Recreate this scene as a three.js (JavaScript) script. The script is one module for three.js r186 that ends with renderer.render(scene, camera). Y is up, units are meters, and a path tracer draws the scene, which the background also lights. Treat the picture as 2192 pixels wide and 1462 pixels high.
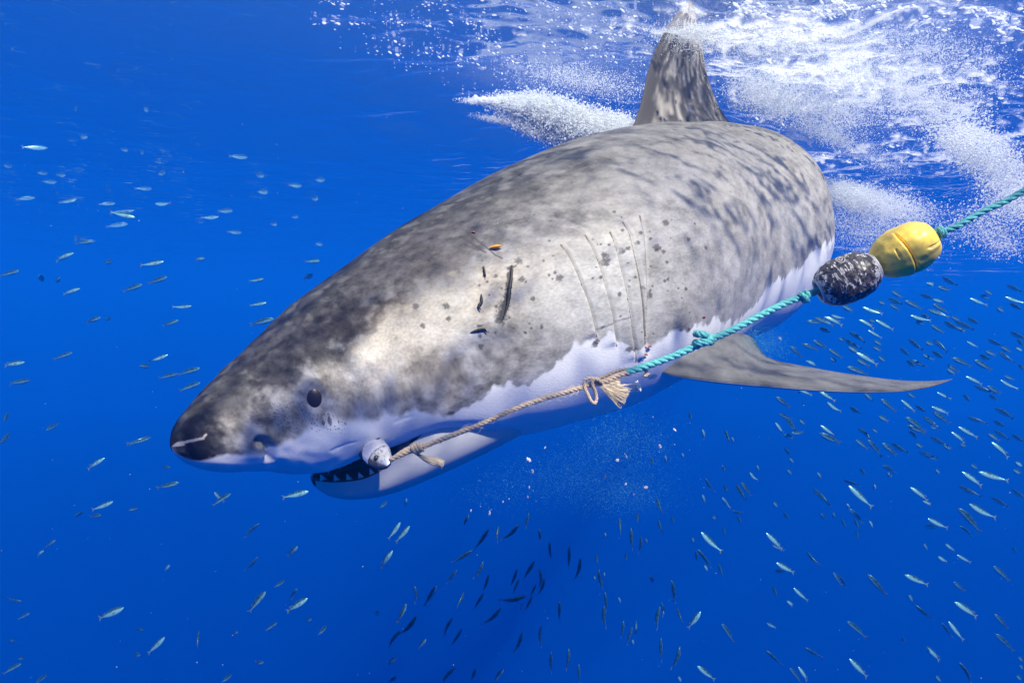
import * as THREE from 'three';
import { mergeGeometries } from 'three/addons/utils/BufferGeometryUtils.js';
import { createNoise3D } from 'simplex-noise';

// ------------------------------------------------------------------ camera, light, air (here: sea water)
const scene = new THREE.Scene();
const renderer = new THREE.WebGLRenderer();
renderer.toneMapping = THREE.LinearToneMapping;
renderer.toneMappingExposure = 3.4;
renderer.shadowMap.enabled = true;
const DEPTH = 1.19;                                     // the diver's lens hangs this far under the mean surface (y = 0)
const camera = new THREE.PerspectiveCamera(60, 2192 / 1462, 0.05, 300);
camera.position.set(0, -DEPTH, 0);
camera.lookAt(0, -DEPTH, -10);

{ // light field under water: bright from above, deep blue from below
  const W = 64, H = 128, d = new Float32Array(W * H * 4);
  for (let j = 0; j < H; j++) for (let i = 0; i < W; i++) {
    const el = (j + 0.5) / H * 180 - 90, k = (j * W + i) * 4, t = Math.max(0, el / 90);
    const c = el <= 0 ? [0.0, 0.0134, 0.110] : [0.0001 + 0.82 * t ** 3.8, 0.0178 + 0.78 * t ** 3.0, 0.118 + 0.60 * t ** 2.6];
    d[k] = c[0]; d[k + 1] = c[1]; d[k + 2] = c[2]; d[k + 3] = 1;
  }
  const sky = new THREE.DataTexture(d, W, H, THREE.RGBAFormat, THREE.FloatType);
  sky.mapping = THREE.EquirectangularReflectionMapping; sky.magFilter = THREE.LinearFilter; sky.needsUpdate = true;
  scene.background = sky; scene.environment = sky;
}
const SUN = new THREE.Vector3(0.29, 0.715, 0.635).normalize();
const sun = new THREE.DirectionalLight(new THREE.Color(1, 0.945, 0.83), 5);
sun.position.copy(SUN).multiplyScalar(12).add(new THREE.Vector3(0, -1, -2));
sun.target.position.set(0, -1, -2);
sun.castShadow = true;
sun.shadow.radius = 2.0;                                // scattered a little on its way through the swell
Object.assign(sun.shadow.camera, { left: -6, right: 6, top: 6, bottom: -6, near: 0.5, far: 30 });
scene.add(sun, sun.target);
scene.fog = new THREE.FogExp2(new THREE.Color(0.002, 0.185, 0.95), 0.044);

// ------------------------------------------------------------------ helpers
const F = 1266, CX = 1096, CY = 731;                    // focal length and centre in photograph pixels
const V = (x, y, z) => new THREE.Vector3(x, y, z);
const at = (px, py, d) => V((px - CX) / F * d, -(py - CY) / F * d - DEPTH, -d);     // pixel + distance -> point
const toPx = (p) => [CX + F * p.x / -p.z, CY - F * (p.y + DEPTH) / -p.z];
function rng(seed) { let a = seed >>> 0; return () => { a = (a + 0x6D2B79F5) | 0; let t = Math.imul(a ^ (a >>> 15), 1 | a); t = (t + Math.imul(t ^ (t >>> 7), 61 | t)) ^ t; return ((t ^ (t >>> 14)) >>> 0) / 4294967296; }; }
const rnd = rng(7), gauss = (r = rnd) => (r() + r() + r() + r() - 2) * 1.0;
const n3 = createNoise3D(rng(11)), n3b = createNoise3D(rng(23));
const fbm = (x, y, z, o = 4) => { let s = 0, a = 0.5; for (let i = 0; i < o; i++) { s += a * n3(x, y, z); x *= 2.03; y *= 2.03; z *= 2.03; a *= 0.5; } return s; };
const clamp = (x, a = 0, b = 1) => Math.min(b, Math.max(a, x));
const smooth = (a, b, x) => { const t = clamp((x - a) / (b - a)); return t * t * (3 - 2 * t); };
const mix = (a, b, t) => a + (b - a) * t;
const mix3 = (a, b, t) => [mix(a[0], b[0], t), mix(a[1], b[1], t), mix(a[2], b[2], t)];
function curve(pts) {                                   // monotone cubic through [x, y] pairs
  const n = pts.length, h = [], d = [], m = new Array(n).fill(0);
  for (let i = 0; i < n - 1; i++) { h[i] = pts[i + 1][0] - pts[i][0]; d[i] = (pts[i + 1][1] - pts[i][1]) / h[i]; }
  for (let i = 1; i < n - 1; i++) if (d[i - 1] * d[i] > 0) m[i] = 3 * (h[i - 1] + h[i]) / ((2 * h[i] + h[i - 1]) / d[i - 1] + (h[i] + 2 * h[i - 1]) / d[i]);
  m[0] = d[0]; m[n - 1] = d[n - 2];
  return (x) => {
    let i = 0; while (i < n - 2 && x > pts[i + 1][0]) i++;
    const t = clamp((x - pts[i][0]) / h[i]), t2 = t * t, t3 = t2 * t;
    return (2 * t3 - 3 * t2 + 1) * pts[i][1] + (t3 - 2 * t2 + t) * h[i] * m[i] + (3 * t2 - 2 * t3) * pts[i + 1][1] + (t3 - t2) * h[i] * m[i + 1];
  };
}
const taken = {};
function numbered(name) { const k = taken[name] = (taken[name] ?? -1) + 1; return k ? name + '_' + String(k).padStart(3, '0') : name; }
function tag(o, label, category, group, kind) {
  if (label) o.userData.label = label;
  if (category) o.userData.category = category;
  if (group) o.userData.group = group;
  if (kind) o.userData.kind = kind;
  return o;
}
function mesh(name, geometry, material, parent) {
  const m = new THREE.Mesh(geometry, material);
  m.name = parent ? name : numbered(name); m.castShadow = m.receiveShadow = true;
  (parent ?? scene).add(m);
  return m;
}
function thing(name, label, category, group) { const g = new THREE.Group(); g.name = numbered(name); scene.add(g); return tag(g, label, category, group); }
function grid(nu, nv, fn, opt = {}) {                   // fn(i, j) -> [position, uv?, colour?]
  const P = [], U = [], C = [], I = [];
  for (let i = 0; i < nu; i++) for (let j = 0; j < nv; j++) {
    const [p, uv, c] = fn(i, j);
    P.push(p.x, p.y, p.z); if (uv) U.push(uv[0], uv[1]); if (c) C.push(c[0], c[1], c[2]);
  }
  for (let i = 0; i < nu - 1; i++) for (let j = 0; j < nv - 1; j++) {
    const a = i * nv + j, b = a + nv;
    opt.flip ? I.push(a, a + 1, b, b, a + 1, b + 1) : I.push(a, b, a + 1, b, b + 1, a + 1);
  }
  const g = new THREE.BufferGeometry();
  g.setAttribute('position', new THREE.Float32BufferAttribute(P, 3));
  if (U.length) g.setAttribute('uv', new THREE.Float32BufferAttribute(U, 2));
  if (C.length) g.setAttribute('color', new THREE.Float32BufferAttribute(C, 3));
  g.setIndex(I); g.computeVertexNormals();
  if (opt.wrap) { // soften the seam of a closed tube
    const N = g.attributes.normal;
    for (let i = 0; i < nu; i++) {
      const a = i * nv, b = a + nv - 1, v = V(N.getX(a) + N.getX(b), N.getY(a) + N.getY(b), N.getZ(a) + N.getZ(b)).normalize();
      N.setXYZ(a, v.x, v.y, v.z); N.setXYZ(b, v.x, v.y, v.z);
    }
  }
  return g;
}
function dataMap(w, h, fn, srgb, ch = 4) {
  const d = new Uint8Array(w * h * 4);
  for (let j = 0; j < h; j++) for (let i = 0; i < w; i++) { const k = (j * w + i) * 4, c = fn(i, j); d[k] = clamp(c[0]) * 255; d[k + 1] = clamp(c[1]) * 255; d[k + 2] = clamp(c[2]) * 255; d[k + 3] = 255; }
  const t = new THREE.DataTexture(d, w, h); t.magFilter = THREE.LinearFilter; t.minFilter = THREE.LinearFilter;
  t.wrapS = t.wrapT = THREE.RepeatWrapping; if (srgb) t.colorSpace = THREE.SRGBColorSpace; t.needsUpdate = true; return t;
}
const toS = (x) => x <= 0.0031308 ? 12.92 * x : 1.055 * Math.pow(x, 1 / 2.4) - 0.055;   // linear -> sRGB
const col = (r, g, b) => new THREE.Color().setRGB(r, g, b);

// ------------------------------------------------------------------ water surface
const wave = (x, z) => 0.030 * Math.sin(0.9 * x + 1.7 * z + 0.4) + 0.022 * Math.sin(-1.9 * x + 1.3 * z + 1.2) + 0.075 * n3(x * 0.55, 3.1, z * 0.8)
  + 0.030 * n3(x * 1.5 + 0.4 * z, 7.7, z * 2.2) + 0.011 * n3(x * 3.6 + z, 1.7, z * 6.5) + 0.0045 * n3(x * 9 + 3 * z, 4.7, z * 15);
const waveFar = (x, z) => wave(x, z) * (0.22 + 0.78 * smooth(-1.6, 0.2, x + 0.25 * (z + 2.5))) * clamp(1.25 - Math.hypot(x - 1, z + 3) / 14, 0.12, 1);
{
  const xs = [], zs = [];
  const seq = (arr, list) => { for (const [a, b, n] of list) for (let i = 0; i < n; i++) arr.push(a + (b - a) * i / n); arr.push(list.at(-1)[1]); };
  seq(xs, [[-30, -6, 40], [-6, -2.5, 60], [-2.5, 5.5, 420], [5.5, 9, 50], [9, 30, 35]]);
  seq(zs, [[-42, -14, 50], [-14, -7, 100], [-7, -1.6, 420], [-1.6, 4, 90], [4, 10, 20]]);
  const g = grid(xs.length, zs.length, (i, j) => [V(xs[i], waveFar(xs[i], zs[j]), zs[j]), [xs[i], zs[j]]], { flip: true });
  const water = new THREE.MeshPhysicalMaterial({ color: 0xffffff, transmission: 1, thickness: 0, roughness: 0.03, ior: 1.33, metalness: 0.45 });
  const w = mesh('water_surface', g, water);
  tag(w, 'rippled underside of the sea surface above the shark', 'water', null, 'structure');
  w.castShadow = false;
}

// ------------------------------------------------------------------ the shark: spine and girth
const TL = 4.9;
const SPINE = [[0, 366, 957, 1.15], [0.45, 700, 838, 1.39], [1.22, 1240, 606, 1.83], [1.75, 1405, 535, 2.25], [2.25, 1550, 503, 2.6], [3.1, 1618, 500, 3.35], [4.9, 1650, 560, 4.95]];
const TOP = curve([[0, 0], [0.004, 0.012], [0.012, 0.021], [0.03, 0.036], [0.1, 0.072], [0.25, 0.135], [0.5, 0.235], [0.8, 0.328], [1.2, 0.405], [1.7, 0.450], [2.1, 0.458], [2.6, 0.42], [3.2, 0.29], [4, 0.13], [4.5, 0.075], [4.9, 0.055]]);
const BOT = curve([[0, 0], [0.004, 0.014], [0.012, 0.025], [0.03, 0.044], [0.1, 0.080], [0.2, 0.107], [0.3, 0.146], [0.36, 0.153], [0.5, 0.156], [0.60, 0.163], [0.66, 0.19], [0.74, 0.255], [0.9, 0.322], [1.2, 0.405], [1.7, 0.455], [2.1, 0.455], [2.6, 0.40], [3.2, 0.28], [4, 0.13], [4.5, 0.075], [4.9, 0.055]]);
const WID = curve([[0, 0], [0.004, 0.013], [0.012, 0.024], [0.03, 0.047], [0.1, 0.088], [0.25, 0.152], [0.5, 0.235], [0.8, 0.315], [1.2, 0.392], [1.7, 0.43], [2.1, 0.43], [2.6, 0.37], [3.2, 0.27], [4, 0.13], [4.5, 0.09], [4.9, 0.03]]);
const spine = (() => {                                  // natural cubic spline through the spine points
  const S = SPINE.map((p) => p[0]), Y = SPINE.map((p) => at(p[1], p[2], p[3])), n = S.length, comp = [];
  for (const ax of ['x', 'y', 'z']) {
    const a = [], b = [], c = [], r = [];
    for (let i = 0; i < n; i++) {
      if (!i || i === n - 1) { a[i] = 0; b[i] = 1; c[i] = 0; r[i] = 0; continue; }
      const h0 = S[i] - S[i - 1], h1 = S[i + 1] - S[i];
      a[i] = h0; b[i] = 2 * (h0 + h1); c[i] = h1; r[i] = 6 * ((Y[i + 1][ax] - Y[i][ax]) / h1 - (Y[i][ax] - Y[i - 1][ax]) / h0);
    }
    for (let i = 1; i < n; i++) { const w = a[i] / b[i - 1]; b[i] -= w * c[i - 1]; r[i] -= w * r[i - 1]; }
    const M = []; M[n - 1] = r[n - 1] / b[n - 1];
    for (let i = n - 2; i >= 0; i--) M[i] = (r[i] - c[i] * M[i + 1]) / b[i];
    comp.push(M);
  }
  const pos = (s) => {
    let i = 0; while (i < n - 2 && s > S[i + 1]) i++;
    const h = S[i + 1] - S[i], p = (S[i + 1] - s), q = (s - S[i]);
    const f = (ax, M) => M[i] * p ** 3 / (6 * h) + M[i + 1] * q ** 3 / (6 * h) + (Y[i][ax] / h - M[i] * h / 6) * p + (Y[i + 1][ax] / h - M[i + 1] * h / 6) * q;
    return V(f('x', comp[0]), f('y', comp[1]), f('z', comp[2]));
  };
  const memo = new Map();
  return (s) => {
    const key = Math.round(s * 1e5);
    if (memo.has(key)) return memo.get(key);
    const C = pos(s), T = pos(Math.min(TL, s + 0.01)).sub(pos(Math.max(0, s - 0.01))).normalize();
    const U = V(0, 1, 0).addScaledVector(T, -T.y).normalize(), R = U.clone().cross(T.clone().negate());   // R: the shark's left
    const f = { C, T, U, R }; memo.set(key, f); return f;
  };
})();
const local = (s, a, y, z) => { const f = spine(s); return f.C.clone().addScaledVector(f.T, a).addScaledVector(f.U, y).addScaledVector(f.R, z); };
const sgnPow = (v, e) => Math.sign(v) * Math.pow(Math.abs(v), e);
function section(s, th) {                               // outline of the trunk in its own plane: [up, left]
  const c = Math.cos(th), n = Math.sin(th), jaw = smooth(0.26, 0.36, s) * (1 - smooth(0.62, 0.8, s));
  const e = 2 / 2.15, eb = 2 / mix(2.15, 3.1, jaw);
  return n > 0 ? [sgnPow(n, e) * TOP(s), sgnPow(c, e) * WID(s)] : [sgnPow(n, eb) * BOT(s), sgnPow(c, eb) * WID(s)];
}
const skin0 = (s, th) => { const [y, z] = section(s, th); return local(s, 0, y, z); };
// pixel of the photograph -> (s, theta) of the trunk that shows there
const picks = [];
for (let s = 0.01; s < 3; s += s < 1.5 ? 0.01 : 0.02) for (let a = -100; a < 140; a += 2) {
  const th = a * Math.PI / 180, p = skin0(s, th), q = skin0(s, th + 0.02), r = skin0(s + 0.005, th);
  const n = q.sub(p).cross(r.sub(p)), view = p.clone().sub(camera.position);
  if (n.dot(view) * 1 > 0) { const [x, y] = toPx(p); picks.push([x, y, s, th, -p.z]); }
}
function pick(px, py) {
  let best = 1e9, b;
  for (const k of picks) { const d = Math.hypot(k[0] - px, k[1] - py) + k[4] * 4; if (d < best) { best = d; b = k; } }
  let [, , s, th] = b;
  for (let i = 0; i < 6; i++) {
    const [x, y] = toPx(skin0(s, th)), [xs, ys] = toPx(skin0(s + 0.004, th)), [xt, yt] = toPx(skin0(s, th + 0.01));
    const a = (xs - x) / 0.004, c = (ys - y) / 0.004, e = (xt - x) / 0.01, f = (yt - y) / 0.01, det = a * f - e * c;
    if (Math.abs(det) < 1e3) break;
    const dx = px - x, dy = py - y;
    s = clamp(s + clamp((dx * f - dy * e) / det, -0.03, 0.03), 0.003, 3); th += clamp((dy * a - dx * c) / det, -0.08, 0.08);
  }
  return [s, th];
}
const girth = (s) => (TOP(s) + BOT(s)) * 0.25 + WID(s) * 0.5;
const metric = (s, th, s1, t1) => { let d = th - t1; d -= Math.round(d / (2 * Math.PI)) * 2 * Math.PI; return Math.hypot(s - s1, d * girth(s1)); };

// furrows and folds: polylines in photograph pixels, turned into lines on the skin
const polyOnSkin = (pts) => pts.map(([x, y]) => pick(x, y));
const GILLS = [
  [[1200, 525], [1216, 548], [1232, 580], [1248, 617], [1262, 650], [1273, 690], [1280, 722]],
  [[1252, 505], [1268, 535], [1285, 575], [1298, 618], [1311, 665], [1318, 705], [1323, 742]],
  [[1305, 498], [1318, 530], [1330, 575], [1342, 620], [1350, 665], [1356, 715], [1361, 775]],
  [[1333, 476], [1348, 505], [1358, 545], [1369, 595], [1376, 645], [1379, 700], [1378, 760]],
  [[1370, 462], [1379, 505], [1383, 560], [1385, 620], [1384, 680], [1381, 730], [1376, 772]],
].map(polyOnSkin);
const FURROWS = [ // [line, depth, width]
  [[[700, 968], [722, 960], [745, 951], [768, 945]], 0.003, 0.004],
  [[[840, 907], [865, 897], [890, 890]], 0.0015, 0.004],
  [[[1188, 460], [1210, 466], [1240, 480], [1272, 500]], 0.004, 0.005],
  [[[1190, 468], [1220, 478], [1255, 500]], 0.003, 0.004],
].map(([p, d, w]) => [polyOnSkin(p), d, w]);
function distLine(s, th, line) {                        // [distance, signed side]
  let best = 1e9, side = 0, along = 0;
  for (let i = 0; i < line.length - 1; i++) {
    const [s0, t0] = line[i], [s1, t1] = line[i + 1], r = girth(s0);
    const ax = s1 - s0, ay = (t1 - t0) * r, bx = s - s0, by = (th - t0) * r, L = ax * ax + ay * ay, u = clamp((ax * bx + ay * by) / L);
    const d = Math.hypot(bx - u * ax, by - u * ay);
    if (d < best) { best = d; side = Math.sign(ax * by - ay * bx); along = (i + u) / (line.length - 1); }
  }
  return [best, side, along];
}
const EYE = pick(670, 850), NOSTRIL = polyOnSkin([[556, 945], [570, 948], [579, 962], [577, 984]]);
function relief(s, th) {                                // metres along the normal
  let d = 0;
  if (s > 0.78 && s < 1.4 && Math.cos(th) > -0.2) { // each flap lifts towards its free rear edge, then drops into the slit
    let lift = 0, cut = 0;
    for (const [gi, g] of GILLS.entries()) {
      const [r, side, u] = distLine(s, th, g), end = smooth(0, 0.12, u) * (1 - smooth(0.94, 1, u));
      if (r > 0.05) continue;
      cut = Math.max(cut, end * 0.006 * Math.exp(-((r / 0.0042) ** 2)));
      if (side < 0) lift = Math.max(lift, end * (gi === 4 ? 0.010 : 0.0078) * Math.max(0, 1 - r / 0.036));
      else if (gi === 4) cut = Math.max(cut, end * 0.008 * Math.exp(-r / 0.014));
    }
    d += lift - cut;
  }
  if (s < 1.25 && Math.cos(th) > -0.2) {
    for (const [l, depth, w] of FURROWS) { const [r, , u] = distLine(s, th, l); if (r < 0.03) d -= depth * Math.exp(-((r / w) ** 2)) * smooth(0, 0.2, u) * (1 - smooth(0.8, 1, u)); }
  }
  if (s < 0.5) {
    const e = metric(s, th, ...EYE);
    d += 0.006 * Math.exp(-(((e - 0.034) / 0.013) ** 2)) - 0.007 * Math.exp(-((e / 0.02) ** 2));
    d += 0.010 * Math.exp(-((metric(s, th, EYE[0] - 0.01, EYE[1] + 0.28) / 0.06) ** 2));
    const [r] = distLine(s, th, NOSTRIL);
    d += -0.019 * Math.exp(-((r / 0.0105) ** 2)) + 0.0015 * Math.exp(-(((r - 0.016) / 0.008) ** 2));
    d += 0.0018 * n3(s * 16, Math.cos(th) * 3, Math.sin(th) * 3) * smooth(0.03, 0.2, s);
  }
  d += 0.004 * n3(s * 3.2, Math.cos(th) * 1.6, Math.sin(th) * 1.6) * smooth(0.1, 0.5, s);
  return d;
}
function skin(s, th) {
  const p = skin0(s, th), d = relief(s, th);
  if (!d) return p;
  const f = spine(s), [y, z] = section(s, th), out = f.U.clone().multiplyScalar(y / Math.max(0.02, TOP(s))).addScaledVector(f.R, z / Math.max(0.02, WID(s))).normalize();
  return p.addScaledVector(out, d);
}
// ------------------------------------------------------------------ pigment of the skin, with a painted gill highlight
const SMAX = 2.8, TW = 2048, TH = 2048;
const border = (() => {                                 // the ragged line between grey flank and white belly
  const px = [[446, 984], [500, 974], [560, 972], [610, 950], [655, 920], [700, 894], [770, 905], [830, 893], [870, 886], [930, 886], [968, 890], [1010, 862], [1060, 829], [1120, 832], [1160, 795], [1202, 765], [1253, 724], [1290, 730], [1328, 736], [1359, 748], [1440, 715], [1513, 690], [1581, 684], [1605, 662], [1658, 600], [1710, 570], [1763, 524], [1784, 508]];
  const l = px.map(([x, y]) => pick(x, y)).sort((a, b) => a[0] - b[0]).filter((p, i, a) => !i || p[0] - a[i - 1][0] > 0.012);
  l.unshift([0, l[0][1] - 0.5]); l.push([l.at(-1)[0] + 0.5, -0.45], [5, -0.5]);
  return curve(l);
})();
const PATCH = [ // photograph pixel, radius in m, colour (linear), weight: dark and pale blotches of the hide
  [425, 965, 0.075, [0.014, 0.014, 0.018], 1], [410, 925, 0.06, [0.016, 0.016, 0.02], 0.9], [470, 960, 0.045, [0.02, 0.02, 0.024], 0.8], [500, 850, 0.07, [0.05, 0.048, 0.05], 0.7], [560, 730, 0.11, [0.05, 0.048, 0.052], 0.7], [640, 740, 0.08, [0.05, 0.046, 0.048], 0.7],
  [740, 690, 0.085, [0.032, 0.029, 0.030], 1], [850, 690, 0.085, [0.05, 0.036, 0.026], 1], [930, 560, 0.11, [0.075, 0.065, 0.06], 0.8], [680, 740, 0.07, [0.03, 0.028, 0.03], 0.9], [590, 790, 0.07, [0.032, 0.03, 0.032], 0.85], [1000, 500, 0.10, [0.10, 0.095, 0.095], 0.6],
  [800, 590, 0.09, [0.07, 0.065, 0.065], 0.6], [1150, 480, 0.09, [0.13, 0.125, 0.125], 0.6], [1180, 560, 0.07, [0.36, 0.33, 0.28], 0.6],
  [960, 670, 0.085, [0.45, 0.415, 0.335], 0.9], [870, 740, 0.075, [0.47, 0.43, 0.35], 0.85], [800, 775, 0.055, [0.58, 0.53, 0.43], 0.8], [1060, 620, 0.08, [0.46, 0.41, 0.33], 0.75], [930, 720, 0.05, [0.47, 0.43, 0.36], 0.6], [940, 830, 0.07, [0.19, 0.17, 0.14], 0.7], [1090, 760, 0.08, [0.21, 0.2, 0.17], 0.6],
  [620, 900, 0.05, [0.28, 0.25, 0.19], 0.7], [720, 830, 0.06, [0.24, 0.215, 0.17], 0.7], [560, 880, 0.035, [0.07, 0.065, 0.06], 0.7], [500, 900, 0.03, [0.2, 0.18, 0.15], 0.6], [590, 930, 0.02, [0.3, 0.27, 0.2], 0.7],
  [1250, 630, 0.11, [0.52, 0.505, 0.44], 0.85], [1330, 560, 0.09, [0.52, 0.505, 0.44], 0.85], [1340, 670, 0.09, [0.50, 0.49, 0.43], 0.8], [1395, 560, 0.035, [0.15, 0.15, 0.13], 0.7], [1440, 600, 0.09, [0.36, 0.35, 0.31], 0.6], [1560, 640, 0.11, [0.34, 0.33, 0.30], 0.6], [1690, 480, 0.14, [0.34, 0.34, 0.32], 0.5],
].map(([x, y, r, c, w]) => [...pick(x, y), r, c, w]);
const SPOTS = [ // dark pocks: pixel, radius
  [1062, 590, 3], [1293, 547, 5], [1294, 561, 8], [1331, 539, 5], [1342, 533, 4], [1363, 521, 4], [1409, 530, 7], [1423, 538, 4], [1426, 476, 6], [1393, 632, 6], [1330, 495, 3], [1368, 501, 3], [1395, 510, 3], [1276, 738, 6], [1280, 732, 5], [1346, 748, 6], [1358, 748, 5], [965, 884, 7], [890, 655, 5],
  [1196, 596, 6], [1187, 584, 3], [1283, 594, 3], [1117, 597, 5], [1110, 558, 6], [960, 682, 4], [955, 655, 5], [905, 697, 4], [1028, 742, 4], [704, 901, 5], [690, 905, 3], [810, 940, 4], [797, 955, 4], [1512, 530, 4], [1475, 512, 4], [1431, 597, 3], [1386, 660, 5], [1140, 640, 4], [1160, 700, 3],
].map(([x, y, r]) => { const [s, t] = pick(x, y); return [s, t, r * 0.0013]; });
{ const r = rng(91); for (let i = 0; i < 170; i++) { const px = 545 + r() * 110, py = 862 + r() * 55; const [s, t] = pick(px, py); SPOTS.push([s, t, 0.0008 + 0.0009 * r() * r()]); } }
{ const r = rng(92); for (let i = 0; i < 60; i++) { const px = 665 + r() * 75, py = 885 + r() * 45; const [s, t] = pick(px, py); SPOTS.push([s, t, 0.0008 + 0.0009 * r() * r()]); } }
{ const r = rng(93); for (let i = 0; i < 90; i++) { const px = 1010 + r() * 480, py = 450 + r() * 270; const [s, t] = pick(px, py); SPOTS.push([s, t, 0.0018 + 0.003 * r() * r()]); } }
const SCARS = [ // line, half width, colour, weight
  [[[374, 952], [384, 950], [392, 948], [402, 945], [420, 941], [434, 938], [440, 930]], 0.0028, [0.50, 0.45, 0.40], 1],
  [[[368, 955], [378, 952], [388, 951]], 0.0045, [0.62, 0.56, 0.5], 0.9],
  [[[1095, 572], [1090, 600], [1084, 640], [1070, 684]], 0.006, [0.03, 0.026, 0.022], 0.9], [[[1078, 655], [1070, 684]], 0.012, [0.05, 0.05, 0.045], 0.7],
  [[[1035, 572], [1037, 590]], 0.003, [0.03, 0.03, 0.03], 1],
  [[[1000, 500], [1030, 520], [1060, 545], [1075, 552]], 0.002, [0.05, 0.045, 0.045], 0.8], [[[985, 505], [1015, 525], [1040, 540]], 0.0025, [0.05, 0.045, 0.045], 0.8],
  [[[1280, 706], [1320, 688], [1352, 678]], 0.0025, [0.2, 0.2, 0.18], 0.7],
].map(([p, w, c, k]) => [polyOnSkin(p), w, c, k]);
const GILLCOL = [...GILLS.map((g) => [g.map(([s, t]) => [s + 0.006, t]), 0.005, [0.56, 0.54, 0.48], 0.3]), ...GILLS.map((g) => [g, 0.0021, [0.12, 0.09, 0.065], 0.85])];  // pale highlight painted behind each slit, then the dark slit line
const skinMap = (() => {
  const img = new Float32Array(TW * TH * 3), at3 = (i, j) => (j * TW + i) * 3;
  const S = (i) => (i + 0.5) / TW * SMAX, A = (j) => (j + 0.5) / TH * 2 * Math.PI - Math.PI;      // v = 0 is the right flank
  const WHITE = [0.80, 0.80, 0.78];
  for (let i = 0; i < TW; i++) {
    const s = S(i), b = border(s), tp = TOP(s), bt = BOT(s), w = WID(s), gr = girth(s);
    for (let j = 0; j < TH; j++) {
      const th = A(j), c = Math.cos(th), n = Math.sin(th), y = n > 0 ? n * tp : n * bt, z = c * w;
      const thr = c >= 0 ? th : (th > 0 ? Math.PI - th : -Math.PI - th);                          // both flanks alike
      // streaks and clouds of the hide
      const f1 = fbm(s * 7 + y * 3, y * 9 - s * 2, z * 9, 4), f2 = fbm(s * 20 + y * 9, y * 26, z * 26 + 5, 3), f3 = n3b(s * 90, y * 110, z * 110);
      const jag = (n3b(s * 13, 2.2, 0) * 0.9 + n3b(s * 41, 5.1, 0) * 0.45) * 0.035 + Math.max(0, n3b(s * 70 + y * 6, 9.3, 0)) * 0.017 * (0.5 + 0.5 * n3b(s * 9, 1.3, 0)) + 0.02 * fbm(s * 22, y * 26, z * 9, 3);
      const edge = thr - b - (jag * (0.4 + 0.6 * smooth(0.3, 0.7, s)) + 0.012 * f2) / Math.max(0.12, gr) * 0.5;
      const soft = mix(2.6, 1, smooth(0.45, 0.8, s)), grey = smooth(-0.012 * soft, 0.014 * soft, edge * (0.35 + gr) + (soft - 1) * 0.010 * f2);
      const k = at3(i, j);
      let r = WHITE[0], g = WHITE[1], bl = WHITE[2];
      const stain = 1 - 0.05 * smooth(0.1, 0.6, f1) - 0.03 * f3; r *= stain; g *= stain; bl *= stain * 0.995;
      if (grey > 0) {
        const back = smooth(0.15, 1.1, thr + 0.25 * f1);                                          // darker hide along the back
        const head = 1 - smooth(0.75, 1.35, s + 0.2 * f1);
        let a = mix(0.32, mix(0.155, 0.045, head), back);
        a *= 1 + 0.55 * f1 + (0.32 + 0.45 * head) * f2 + 0.12 * f3;
        const mot = smooth(0.12, 0.55, fbm(s * 15 + y * 13, y * 17 - s * 6, z * 17 + 9, 3) + 0.12);
        a = mix(a, a * 0.5 + 0.16, mot * 0.6 * (0.4 + 0.6 * back) * (1 - 0.25 * head));
        const warm = 0.5 + 0.5 * n3(s * 2.2, y * 3, z * 3 + 4);
        let q = [a * (1.01 + 0.05 * warm), a * (0.99 + 0.015 * warm), a * (0.975 - 0.09 * warm)];
        for (const [ps, pt, pr, pc, pw] of PATCH) {
          let d = thr - pt; const dd = Math.hypot(s - ps, d * gr) / pr;
          if (dd < 1.8) { const m = pw * (1 - smooth(0.35, 1.25, dd + 0.55 * f1 + 0.35 * f2)); const gg = 1 + (pc[0] > 0.3 ? 0.35 : 0.85) * f2 + 0.15 * f3; q = mix3(q, [pc[0] * gg, pc[1] * gg, pc[2] * gg], m); }
        }
        r = mix(r, q[0], grey); g = mix(g, q[1], grey); bl = mix(bl, q[2], grey);
      }
      img[k] = r; img[k + 1] = g; img[k + 2] = bl;
    }
  }
  const stamp = (s0, s1, t0, t1, fn) => {
    const i0 = clamp(Math.floor(s0 / SMAX * TW), 0, TW - 1), i1 = clamp(Math.ceil(s1 / SMAX * TW), 0, TW - 1);
    const j0 = Math.floor((t0 + Math.PI) / (2 * Math.PI) * TH), j1 = Math.ceil((t1 + Math.PI) / (2 * Math.PI) * TH);
    for (let i = i0; i <= i1; i++) for (let j = j0; j <= j1; j++) { const jj = (j + TH) % TH, k = at3(i, jj), [c, m] = fn(S(i), A(j)); if (m > 0) { img[k] = mix(img[k], c[0], m); img[k + 1] = mix(img[k + 1], c[1], m); img[k + 2] = mix(img[k + 2], c[2], m); } }
  };
  for (const [s, t, r] of SPOTS) { const g = girth(s), c = [0.07, 0.065, 0.06]; stamp(s - 2 * r, s + 2 * r, t - 2 * r / g, t + 2 * r / g, (a, b) => [c, 0.8 * (1 - smooth(0.6, 1.3, Math.hypot(a - s, (b - t) * g) / r + 0.35 * n3(a * 150, b * 60, s * 9)))]); }
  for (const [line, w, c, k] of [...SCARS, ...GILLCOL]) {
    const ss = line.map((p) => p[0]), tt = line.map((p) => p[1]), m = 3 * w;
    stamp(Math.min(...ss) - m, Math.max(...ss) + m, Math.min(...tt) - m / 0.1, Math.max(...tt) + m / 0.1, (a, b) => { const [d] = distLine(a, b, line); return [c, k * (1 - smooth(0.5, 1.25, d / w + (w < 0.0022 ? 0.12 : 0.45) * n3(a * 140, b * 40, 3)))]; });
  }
  const map = dataMap(TW, TH, (i, j) => { const k = at3(i, j); return [toS(img[k]), toS(img[k + 1]), toS(img[k + 2])]; }, true);
  map.wrapS = THREE.ClampToEdgeWrapping;
  return map;
})();
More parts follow.
